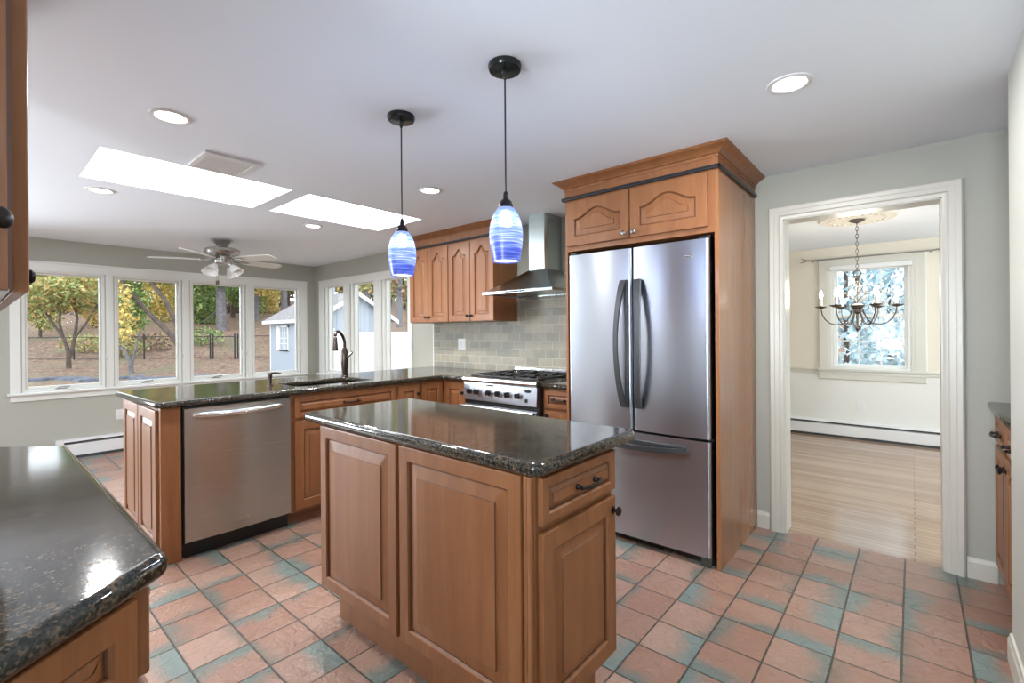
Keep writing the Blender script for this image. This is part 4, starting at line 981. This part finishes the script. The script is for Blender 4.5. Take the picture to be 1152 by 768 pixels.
for s_ in (-1, 1):
    x = s_*0.58-0.005
    mb = MB(); mb.tube([(x, 0, 0), (x+s_*0.05, 0, 0.012), (x+s_*0.10, 0, 0.04)], [0.009, 0.007, 0.003], 8); mb.tube([(x+s_*0.03, 0, 0.005), (x+s_*0.08, 0, -0.015), (x+s_*0.11, 0, -0.012)], [0.007, 0.006, 0.003], 8); mb.tube([(x+s_*0.05, 0, 0.012), (x+s_*0.07, -0.01, 0.04)], [0.006, 0.003], 8); put('finial', mb, PEWTER, t)
    mb = MB(); mb.cyl((x-s_*0.02, 0, 0), (x-s_*0.02, 0.068, 0), 0.006, n=8); mb.lathe([(0.016, 0), (0.016, 0.004)], (x-s_*0.02, 0.07, 0), '-y', 12); put('bracket', mb, PEWTER, t)
def heater(name, lab, x0, x1, loc, rz):
    t = thing(name, lab, 'heater', loc, rz)
    mb = MB(); mb.box(x0, -0.06, 0.03, x1, -0.052, 0.155, 0.002); mb.box(x0, -0.006, 0.03, x1, 0, 0.205); mb.prism([(-0.006, 0.205), (-0.045, 0.198), (-0.058, 0.186), (-0.058, 0.180), (-0.045, 0.190), (-0.006, 0.196)], x0, x1, 'x'); put('cover', mb, WHITE, t)
    mb = MB(); mb.box(x0, -0.05, 0.165, x1, -0.007, 0.180); mb.box(x0, -0.054, 0.0, x1, -0.006, 0.03); put('fins', mb, DARKSLOT, t)
    mb = MB(); mb.box(x0-0.005, -0.064, 0.012, x0+0.055, 0, 0.208, 0.004); put('end_cap', mb, WHITE, t)
    if x1-x0 > 2: put('joint_strip', MB().box(-0.42, -0.062, 0.03, -0.39, -0.05, 0.158, 0.002), WHITE, t)
    return t
heater('baseboard_heater', 'white baseboard heater under the long row of casement windows', 0.62, 3.40, (WX, 0, 0), R90)
heater('baseboard_heater', 'white baseboard heater along the dining room wall below the outlet', -2.5, 2.5, (0, DY-0.006, 0), 0)
def outlet(lab, cat, loc, rz, w=0.072, h=0.115, gang=1, toggle=False):
    t = thing('wall_switch' if toggle else 'electrical_outlet', lab, cat, loc, rz)
    mb = MB(); mb.box(-w/2, -0.006, -h/2, w/2, 0, h/2, 0.003); put('cover_plate', mb, WHITE, t)
    for g in range(gang):
        x = (g-(gang-1)/2)*0.046
        if toggle: put('rocker', MB().box(x-0.016, -0.010, -0.033, x+0.016, -0.005, 0.033, 0.003), WHITE, t)
        else:
            for zz in (-0.02, 0.02):
                q = put('socket', MB().box(x-0.016, -0.008, zz-0.014, x+0.016, -0.005, zz+0.014, 0.002), WHITE, t)
                mb = MB()
                for dx in (-0.006, 0.006): mb.box(x+dx-0.001, -0.0085, zz-0.003, x+dx+0.001, -0.0078, zz+0.006)
                put('slot', mb, DARKSLOT, q)
outlet('white outlet on the wall below the casement windows', 'outlet', (WX, 1.145, 0.415), R90)
outlet('white double rocker switch on the stone tile backsplash', 'switch', (-3.66, RY-0.012, 1.195), 0, 0.118, 0.118, 2, True)
outlet('white outlet low on the dining room wall above the heater', 'outlet', (-0.485, DY-0.006, 0.395), 0)

# ------------------------------------------------------------------ outdoors
CC, SS = math.cos(YAW), math.sin(YAW)
def at(px, d):
    r = (px-576)/F_PX; return (d*(r*CC-SS), d*(r*SS+CC))
def gz(x, y):
    s = -SS*x + CC*y
    P = [(0, -0.45), (12, -0.42), (18, -0.30), (23, 0.08), (30, 1.25), (40, 2.9), (60, 5.5), (110, 9)]
    for (a, za), (b, zb) in zip(P, P[1:]):
        if s <= b: return za+(zb-za)*max(0, (s-a)/(b-a))
    return P[-1][1]
def leaf_ground():
    m, nt, b, L = new_mat('fallen_leaves_ground')
    tc = nt.nodes.new('ShaderNodeTexCoord')
    v = nt.nodes.new('ShaderNodeTexVoronoi'); v.inputs['Scale'].default_value = 9
    n = nt.nodes.new('ShaderNodeTexNoise'); n.inputs['Scale'].default_value = 0.35; n.inputs['Detail'].default_value = 6
    L(tc.outputs['Object'], v.inputs['Vector']); L(tc.outputs['Object'], n.inputs['Vector'])
    sp = nt.nodes.new('ShaderNodeSeparateColor'); L(v.outputs['Color'], sp.inputs[0])
    r = ramp(nt, [(0.0, (0.075, 0.045, 0.034)), (0.35, (0.15, 0.088, 0.062)), (0.65, (0.22, 0.13, 0.09)), (0.85, (0.27, 0.18, 0.10)), (1.0, (0.11, 0.062, 0.045))]); L(sp.outputs[0], r.inputs['Fac'])
    g = nt.nodes.new('ShaderNodeMixRGB'); g.inputs[2].default_value = (0.12, 0.125, 0.065, 1)
    r2 = ramp(nt, [(0.5, (0, 0, 0)), (0.68, (0.7, 0.7, 0.7))]); L(n.outputs['Fac'], r2.inputs['Fac']); L(r2.outputs['Color'], g.inputs[0]); L(r.outputs['Color'], g.inputs[1])
    L(g.outputs[0], b.inputs['Base Color']); b.inputs['Roughness'].default_value = 0.9
    return m
mb = MB(); nx, ny = 70, 70; V = []
for i in range(nx+1):
    row = []
    for j in range(ny+1):
        x, y = -95+115*i/nx, -25+105*j/ny
        z = gz(x, y) + (0.15*math.sin(x*0.7)*math.cos(y*0.6) if -SS*x+CC*y > 26 else 0)
        row.append(mb.bm.verts.new((x, y, z)))
    V.append(row)
for i in range(nx):
    for j in range(ny): mb._f((V[i][j], V[i+1][j], V[i+1][j+1], V[i][j+1]))
g_ = struct(put('ground', mb, leaf_ground(), smooth=60))

BARK = plain('bark', (0.10, 0.075, 0.06), 0.9, noise=0.35, scale=6)
BARKG = plain('grey_bark', (0.155, 0.145, 0.15), 0.9, noise=0.3, scale=5)
def leafmat(name, cols):
    m, nt, b, L = new_mat(name)
    gi = nt.nodes.new('ShaderNodeNewGeometry')
    r = ramp(nt, [(k/(len(cols)-1), c) for k, c in enumerate(cols)]); r.color_ramp.interpolation = 'LINEAR'
    L(gi.outputs['Random Per Island'], r.inputs['Fac']); L(r.outputs['Color'], b.inputs['Base Color'])
    b.inputs['Roughness'].default_value = 0.7
    b.inputs['Transmission Weight'].default_value = 0.0
    return m
LG = leafmat('green_leaves', [(0.08, 0.14, 0.045), (0.19, 0.29, 0.08), (0.36, 0.42, 0.14)])
LY = leafmat('yellow_leaves', [(0.45, 0.32, 0.09), (0.66, 0.47, 0.12), (0.76, 0.60, 0.22), (0.36, 0.38, 0.12)])
LO = leafmat('mixed_autumn_leaves', [(0.20, 0.28, 0.09), (0.45, 0.37, 0.12), (0.52, 0.33, 0.13), (0.24, 0.30, 0.10), (0.30, 0.36, 0.14)])
LD = leafmat('dark_pine', [(0.025, 0.05, 0.025), (0.06, 0.10, 0.05), (0.10, 0.14, 0.07)])
LB = leafmat('rust_leaves', [(0.16, 0.10, 0.06), (0.27, 0.16, 0.09), (0.36, 0.24, 0.13), (0.20, 0.20, 0.10)])
LE = leafmat('blue_evergreen', [(0.25, 0.38, 0.42), (0.50, 0.64, 0.70), (0.82, 0.88, 0.92)])
def leaves(mb, blobs, n, size, rnd):
    tot = sum(b[3]*b[4]*b[5] for b in blobs)
    for cx, cy, cz, rx, ry, rz in blobs:
        for _ in range(int(n*rx*ry*rz/tot)):
            a = rnd.uniform(0, 2*PI); c = rnd.uniform(-1, 1); q = math.sqrt(1-c*c); rad = rnd.uniform(0.25, 1)**0.6
            p = Vector((cx+rx*rad*q*math.cos(a), cy+ry*rad*q*math.sin(a), cz+rz*rad*c))
            u = Vector((rnd.uniform(-1, 1), rnd.uniform(-1, 1), rnd.uniform(-1, 1))).normalized(); w = u.cross(Vector((rnd.uniform(-1, 1), rnd.uniform(-1, 1), rnd.uniform(-1, 1)))).normalized()
            s_ = size*rnd.uniform(0.6, 1.3)
            mb.quad(p-u*s_, p-w*s_*0.5, p+u*s_, p+w*s_*0.5)
def tree(lab, px, d, stems, blobs, n, size, lm, bark=BARK, seed=1, name='tree', group=None, base_z=None):
    rnd = random.Random(seed); x, y = at(px, d)
    t = thing(name, lab, 'tree' if name != 'bush' else 'bush', (x, y, gz(x, y) if base_z is None else base_z), YAW, group)
    for pts, r0, r1 in stems:
        m_ = len(pts); mb = MB(); mb.tube(pts, [r0+(r1-r0)*k/(m_-1) for k in range(m_)], 8); put('trunk' if r0 > 0.05 else 'branch', mb, bark, t)
    if n:
        mb = MB(); leaves(mb, blobs, n, size, rnd); put('foliage', mb, lm, t, smooth=0, recalc=False)
    return t
# local axes of a tree: x to the right as seen from the room, y away, z up
tree('forked tree with green leaves standing before the wire fence in the first casement', 77, 20.5, [([(0, 0, -0.1), (0, 0, 0.7), (-0.2, 0, 1.3), (-0.7, 0, 2.0), (-1.3, 0, 2.9)], 0.10, 0.03), ([(0.05, 0, 0.5), (0.25, 0, 1.2), (0.3, 0.1, 2.2), (0.1, 0.1, 3.2)], 0.085, 0.03), ([(-0.2, 0, 1.2), (-0.4, 0, 2.0), (-0.3, 0, 3.0)], 0.06, 0.03), ([(0.25, 0, 1.3), (0.8, 0, 2.0), (1.3, 0, 2.8)], 0.045, 0.03)],
     [(-0.9, 0, 3.2, 1.5, 1.2, 0.8), (0.8, 0, 3.5, 1.6, 1.2, 0.7), (0, 0.4, 2.9, 1.4, 1.0, 0.5)], 3600, 0.11, LO, BARK, 3)
tree('tree with two dark leaning limbs crossing the second casement', 206, 19.5, [([(0.1, 0, -0.2), (0, 0, 0.8), (-0.5, 0, 1.5), (-1.6, 0, 2.6), (-2.5, 0, 3.7), (-3, 0, 4.6)], 0.13, 0.07), ([(0.1, 0, 0.5), (-0.1, 0, 1.6), (-0.7, 0, 2.9), (-1.3, 0, 3.7)], 0.12, 0.07), ([(-2.0, 0, 3.0), (-2.6, 0, 3.3), (-3.0, 0, 3.35)], 0.05, 0.03)],
     [(-1.5, 0.5, 4.4, 1.8, 1.2, 0.8), (-0.3, 0.6, 4.3, 1.3, 1.2, 0.7)], 2200, 0.12, LO, BARK, 5)
tree('small pale tree with yellow-green leaves beside the second mullion', 148, 18.9, [([(0, 0, -0.1), (-0.05, 0, 0.5), (-0.3, 0, 0.9), (-0.6, 0, 1.3)], 0.10, 0.035), ([(0, 0, 0.4), (0.15, 0, 0.9), (0.3, 0, 1.6)], 0.055, 0.02)],
     [(-0.4, 0, 2.0, 0.6, 0.6, 0.9), (-0.5, 0, 3.0, 0.5, 0.5, 0.8)], 700, 0.085, LY, BARKG, 6)
tree('thick grey trunk with pine boughs on the hill behind the gate posts', 249, 32, [([(0, 0, -0.2), (0, 0, 2), (-0.1, 0, 5), (-0.1, 0, 9)], 0.34, 0.2), ([(-0.1, 0, 4), (1.5, 0, 4.6)], 0.06, 0.03), ([(0, 0, 1.6), (-1.2, 0, 0.6)], 0.06, 0.03)],
     [(-1.8, 0, 4.2, 2.0, 1.2, 1.5), (2.0, 0.5, 4.8, 2.0, 1.4, 1.4), (0.3, -0.5, 3.6, 1.2, 0.8, 0.8), (-2.0, 0, 2.4, 1.0, 1.0, 1.1)], 5000, 0.16, LG, BARKG, 7)
tree('tree with bright yellow leaves behind the shed roof', 312, 36, [([(0.6, 0, -0.2), (0.5, 0, 4), (0.6, 0, 9)], 0.26, 0.15), ([(-1.6, 0, -0.2), (-1.5, 0, 8)], 0.18, 0.12)],
     [(-0.9, 0, 3.9, 1.8, 1.2, 0.9), (0.2, 0, 5.2, 2.0, 1.5, 0.7), (-1.2, 0, 2.6, 0.9, 0.9, 0.7)], 2000, 0.16, LY, BARKG, 8)
tree('dark pine at the wood edge above the gate', 262, 39.5, [([(0, 0, -0.2), (0, 0, 9)], 0.2, 0.12)], [(0, 0, 4.2, 2.2, 1.8, 1.8), (0, 0, 7, 2, 2, 1.6)], 1600, 0.24, LD, BARK, 9)
for k, (px, lab) in enumerate(((402, 'bare pine trunk rising over the shed ridge'), (413, 'second bare pine trunk beside the shed gable'), (437, 'slim trunk at the middle of the last casement'), (449, 'grey trunk near the right edge of the last casement'), (372, 'trunk showing left of the shed ridge'))):
    tree(lab, px, 33.5+3.2*(k % 3), [([(0, 0, -0.3), (0.1, 0, 5), (0, 0, 13)], 0.24 if k != 2 else 0.15, 0.16)], [(0, 0, 7.5, 1.4, 1.2, 2.0), (0.3, 0, 3.2, 0.9, 0.9, 1.2)], 500, 0.2, LB if k % 2 else LO, BARKG, 20+k)
bgs = [(-40, 46, LG, 'green'), (20, 44, LO, 'mixed green and orange'), (62, 48, LY, 'golden'), (98, 45, LG, 'fresh green'), (128, 50, LO, 'olive and orange'), (158, 43, LY, 'pale yellow'), (190, 47, LO, 'orange-brown'), (222, 44, LG, 'deep green'), (240, 52, LY, 'gold'), (285, 50, LG, 'bluish green'), (325, 46, LO, 'olive'), (352, 52, LB, 'rust'), (385, 48, LB, 'brown'), (412, 52, LO, 'dull orange'), (432, 45, LB, 'russet'), (455, 50, LO, 'faded green'), (475, 47, LB, 'bronze')]
wh = ['left edge of the first casement', 'first casement beside the near wall cabinet', 'first casement behind the forked tree', 'right part of the first casement', 'left part of the second casement', 'second casement behind the leaning limbs', 'right part of the second casement', 'left part of the third casement', 'third casement behind the thick trunk', 'left edge of the fourth casement', 'fourth casement behind the shed', 'room corner beyond the shed', 'first range-wall casement', 'gap beside the shed gable', 'last casement left half', 'last casement right half', 'right edge of the last casement']
for k, ((px, d, lm, cn), w_) in enumerate(zip(bgs, wh)):
    rb = random.Random(100+k); q = 2.3 if px > 360 else 3.0; hh = 6.2+rb.uniform(-1, 1.2)
    thin = px > 360; d = (45, 51, 57)[k % 3]
    tree('%s tree far up the hill, %s' % (cn, w_), px, d, [([(0, 0, -0.4), (rb.uniform(-.3, .3), 0, hh*0.5), (rb.uniform(-.5, .5), 0, hh*1.6)], 0.2, 0.1), ([(rb.uniform(-2, 2), 0, -0.4), (rb.uniform(-2, 2), 0, hh*1.3)], 0.12, 0.07)],
         [(rb.uniform(-1, 1), 0, hh*0.62, q, 1.5, hh*0.36), (rb.uniform(-1.5, 1.5), 0, hh*1.05, q, 1.5, hh*0.33), (rb.uniform(-2, 2), -0.5, hh*0.25, 2.2, 1.2, hh*0.22)], 1900 if thin else 5200, 0.27, lm, BARK, 40+k)
for k, (px, d, lab, lm, hb) in enumerate(((45, 30, 'slender olive tree just over the fence, left side of the first casement', LO, 0), (104, 34, 'slender yellow tree just over the fence, right side of the first casement', LY, -0.3), (142, 29, 'slender green tree over the fence behind the small pale tree', LG, 0), (180, 36.5, 'slender golden tree over the fence behind the leaning limbs', LY, -0.6), (226, 35.4, 'slender green tree uphill of the gate posts', LG, -0.7), (280, 38.6, 'slender pine uphill of the gate, right side', LG, -0.3), (298, 42.6, 'slender yellow tree uphill of the shed corner', LY, -0.7))):
    tree(lab, px, d, [([(0, 0, -0.2), (0.1, 0, 2.2), (-0.1, 0, 5.2)], 0.085, 0.04)], [(-0.2, 0, 2.3+hb, 1.7, 0.8, 1.4), (0.3, 0, 4.3+hb, 1.8, 0.8, 1.3), (0.4, 0, 1.1+hb, 1.0, 0.6, 0.8)], 5500, 0.105, lm, BARK, 140+k)
for k, (px, d, lab, lm) in enumerate(((95, 25, 'low bush along the fence line in the first casement', LO), (136, 24, 'tangled bush behind the small pale tree', LO), (226, 27, 'green bush left of the gate posts', LG), (170, 25.5, 'brown bush behind the second casement fence post', LB))):
    tree(lab, px, d, [([(0, 0, -0.1), (0, 0, 0.5)], 0.03, 0.02)], [(0, 0, 0.5, 1.4, 0.7, 0.55)], 500, 0.09, lm, BARK, 80+k, 'bush')
for k, (px, lab, lm) in enumerate(((30, 'olive bush at the wood edge, far left of the first casement', LO), (88, 'rusty bush at the wood edge behind the forked tree', LB), (150, 'green bush at the wood edge behind the small pale tree', LG), (192, 'olive bush at the wood edge behind the leaning limbs', LO), (234, 'leafy green bush at the wood edge left of the thick trunk', LG), (272, 'rusty bush at the wood edge right of the thick trunk', LB))):
    tree(lab, px, 41.4+0.7*(k % 2), [([(0, 0, -0.2), (0, 0, 0.8)], 0.04, 0.02)], [(0, 0, 0.8, 1.6, 0.5, 0.95)], 1300, 0.13, lm, BARK, 180+k, 'bush')
# evergreens outside the dining window
for k, (px, d, lab) in enumerate(((952, 9.8, 'bluish evergreen filling the left half of the dining window'), (1000, 11.4, 'bluish evergreen filling the right half of the dining window'), (1050, 13.2, 'bluish evergreen past the right jamb of the dining window'))):
    tree(lab, px, d, [([(0, 0, -0.2), (0, 0, 4.5)], 0.06, 0.03)], [(0, 0, 1.2, 1.1, 0.65, 1.2), (0, 0, 2.8, 0.95, 0.6, 1.2), (0, 0, 4.0, 0.8, 0.5, 1.0)], 2300, 0.085, LE, BARK, 90+k)

# chain-link fence along the far edge of the yard
FA, FB_ = Vector((*at(-30, 23.2), 0)), Vector((*at(420, 23.2), 0))
dirv = (FB_-FA).normalized(); FL = (FB_-FA).length
t = thing('chain_link_fence', 'dark chain link fence with a gate crossing the leafy yard', 'fence', (FA.x, FA.y, gz(FA.x, FA.y)), math.atan2(dirv.y, dirv.x))
FM = plain('fence_metal', (0.035, 0.035, 0.04), 0.5, metal=0.4)
def along(px): v = Vector((*at(px, 23.2), 0)); return (v-FA).dot(dirv)
for px in (-20, 83, 162, 236.5, 239.5, 264, 267.5, 330, 400):
    mb = MB(); mb.cyl((along(px), 0, -0.1), (along(px), 0, 1.2), 0.035, n=8); mb.sphere((along(px), 0, 1.21), 0.045, 8); put('post', mb, FM, t)
mb = MB(); mb.cyl((0, 0, 1.12), (along(237), 0, 1.12), 0.022, n=6); mb.cyl((along(267), 0, 1.12), (FL, 0, 1.12), 0.022, n=6); mb.cyl((along(239.5), 0, 1.10), (along(264), 0, 1.10), 0.022, n=6); mb.cyl((0, 0, 0.06), (FL, 0, 0.06), 0.012, n=6); put('rail', mb, FM, t)
mb = MB()
x = -1.1
while x < FL:
    for s_ in (0, 1):
        a, b = (x, 0.06), (x+1.05, 1.11)
        if s_: a, b = (x, 1.11), (x+1.05, 0.06)
        if a[0] < 0 or b[0] > FL: continue
        mb.tube([(a[0], 0, a[1]), (b[0], 0, b[1])], 0.0022, 3)
    x += 0.085
put('wire_mesh', mb, FM, t)
# low stone-coloured border
mb = MB(); rb = random.Random(5); pts = []
A_, B_ = at(-20, 17.2), at(300, 17.6)
prev = []
for k in range(41):
    u = k/40; x = A_[0]+(B_[0]-A_[0])*u; y = A_[1]+(B_[1]-A_[1])*u; q = 0.35*math.sin(k*0.7)+rb.uniform(-0.15, 0.15)
    x -= SS*q; y += CC*q
    z = gz(x, y); prev.append([(x+SS*0.45, y-CC*0.45, z-0.05), (x+SS*0.3, y-CC*0.3, z+0.05+rb.uniform(0, .04)), (x, y, z+0.09+rb.uniform(0, .05)), (x-SS*0.35, y+CC*0.35, z+0.05+rb.uniform(0, .03)), (x-SS*0.5, y+CC*0.5, z-0.05)])
mb.loops(prev, True, True, True)
tag(put('stone_border', mb, plain('bluestone', (0.085, 0.09, 0.115), 0.8, noise=0.5, scale=4), smooth=20), 'low bluish stone border winding across the leafy yard', 'border')
# shed
SHX0, SHX1, SHY0, SHY1 = -20.3, -16.4, 8.25, 11.45
sz = -0.35
t = thing('garden_shed', 'pale blue-grey garden shed with white trim and gable roof in the yard', 'shed', (SHX1, SHY0, sz))
SID = plain('shed_siding', (0.36, 0.40, 0.455), 0.7)
sw_, sl_ = SHX0-SHX1, SHY1-SHY0
eh, ph = 2.33, 3.27
mb = MB(); mb.prism([(0, 0), (sl_, 0), (sl_, eh), (sl_/2, ph-0.06), (0, eh)], sw_, 0, 'x'); mb.mi = 1
k = 0
put('walls', mb, [SID], t)
mb = MB()
for yy in [0.2*i for i in range(1, 17) if 0.2*i < sl_]: mb.box(0.0, yy-0.006, 0.05, 0.008, yy+0.006, eh+ (ph-eh)*(1-abs(yy-sl_/2)/(sl_/2))-0.1)
put('board_battens', mb, SID, t)
ROOF = plain('shed_shingles', (0.20, 0.185, 0.185), 0.85, noise=0.25, scale=8)
ov = 0.22; sl2 = (ph-eh)/(sl_/2)
mb = MB(); mb.loops([[(sw_-ov, -ov, eh-ov*sl2), (sw_-ov, sl_/2, ph), (sw_-ov, sl_+ov, eh-ov*sl2), (sw_-ov, sl_+ov, eh-ov*sl2-0.07), (sw_-ov, sl_/2, ph-0.07), (sw_-ov, -ov, eh-ov*sl2-0.07)], [(ov, -ov, eh-ov*sl2), (ov, sl_/2, ph), (ov, sl_+ov, eh-ov*sl2), (ov, sl_+ov, eh-ov*sl2-0.07), (ov, sl_/2, ph-0.07), (ov, -ov, eh-ov*sl2-0.07)]])
put('roof', mb, ROOF, t)
mb = MB()
for s_ in (0, 1):
    ya, yb = (-ov, sl_/2) if s_ == 0 else (sl_+ov, sl_/2)
    za, zb = eh-ov*sl2, ph
    mb.loops([[(ov, ya, za-0.16), (ov+0.03, ya, za-0.16), (ov+0.03, ya, za+0.01), (ov, ya, za+0.01)], [(ov, yb, zb-0.16), (ov+0.03, yb, zb-0.16), (ov+0.03, yb, zb+0.01), (ov, yb, zb+0.01)]])
mb.box(sw_-ov, -ov-0.02, eh-ov*sl2-0.12, ov, -ov, eh-ov*sl2+0.005); mb.box(-0.08, -0.015, 0, 0.01, 0.0, eh); mb.box(sw_, -0.015, 0, sw_+0.08, 0, eh); mb.box(0, 0, 0, 0.015, 0.08, eh); mb.box(0, sl_-0.08, 0, 0.015, sl_, eh)
put('trim_boards', mb, WHITE, t)
mb = MB(); wx = -2.55; mb.box(wx-0.42, -0.05, 1.0, wx+0.42, 0, 1.12-0.06); 
for a in ((wx-0.40, 1.0, wx-0.33, 2.0), (wx+0.33, 1.0, wx+0.40, 2.0), (wx-0.4, 1.93, wx+0.4, 2.0), (wx-0.4, 1.0, wx+0.4, 1.07)): mb.box(a[0], -0.05, a[1], a[2], 0, a[3])
for k in (1, 2): mb.box(wx-0.33+0.22*k-0.015, -0.04, 1.05, wx-0.33+0.22*k+0.015, 0, 1.95)
for k in (1, 2, 3): mb.box(wx-0.35, -0.04, 1.07+0.215*k-0.015, wx+0.35, 0, 1.07+0.215*k+0.015)
wf = put('window_frame', mb, WHITE, t); put('window_panes', MB().box(wx-0.34, -0.015, 1.05, wx+0.34, -0.005, 1.96), plain('shed_glass', (0.35, 0.42, 0.5), 0.1), wf)
put('shutter', MB().box(wx-0.68, -0.03, 1.0, wx-0.46, 0, 2.0, 0.01), WHITE, t)
mb = MB(); cx, cy = sw_+1.5, sl_/2; mb.box(cx-0.3, cy-0.3, ph-0.15, cx+0.3, cy+0.3, ph+0.45); mb.loops([[(cx-0.4, cy-0.4, ph+0.45), (cx+0.4, cy-0.4, ph+0.45), (cx+0.4, cy+0.4, ph+0.45), (cx-0.4, cy+0.4, ph+0.45)], [(cx-0.03, cy-0.03, ph+0.8), (cx+0.03, cy-0.03, ph+0.8), (cx+0.03, cy+0.03, ph+0.8), (cx-0.03, cy+0.03, ph+0.8)]]); put('cupola', mb, SID, t)
# white vinyl fence
VX = -12.0
t = thing('vinyl_fence', 'white vinyl privacy fence between the house and the shed gable', 'fence', (VX, 6.45, -0.45), R90)
VIN = plain('white_vinyl', (0.80, 0.81, 0.83), 0.4)
for k, xx in enumerate((0.0, 1.55, 3.1, 4.65, 6.2)):
    mb = MB(); mb.box(xx-0.065, -0.065, 0, xx+0.065, 0.065, 1.86, 0.006); mb.loops([[(xx-0.08, -0.08, 1.86), (xx+0.08, -0.08, 1.86), (xx+0.08, 0.08, 1.86), (xx-0.08, 0.08, 1.86)], [(xx-0.08, -0.08, 1.89), (xx+0.08, -0.08, 1.89), (xx+0.08, 0.08, 1.89), (xx-0.08, 0.08, 1.89)], [(xx-0.005, -0.005, 1.96), (xx+0.005, -0.005, 1.96), (xx+0.005, 0.005, 1.96), (xx-0.005, 0.005, 1.96)]]); put('post', mb, VIN, t)
    if xx < 6:
        mb = MB(); n_ = 10
        for q in range(n_): a = xx+0.065+1.42*q/n_; mb.box(a, -0.018, 0.05, a+0.1395, 0.018, 1.76, 0.003)
        pn = put('panel', mb, VIN, t)
        mb = MB(); mb.box(xx+0.06, -0.03, 1.72, xx+1.49, 0.03, 1.80, 0.006); mb.box(xx+0.06, -0.03, 1.36, xx+1.49, 0.03, 1.42, 0.006); mb.box(xx+0.06, -0.03, 0.08, xx+1.49, 0.03, 0.22, 0.006); put('rail', mb, VIN, pn)
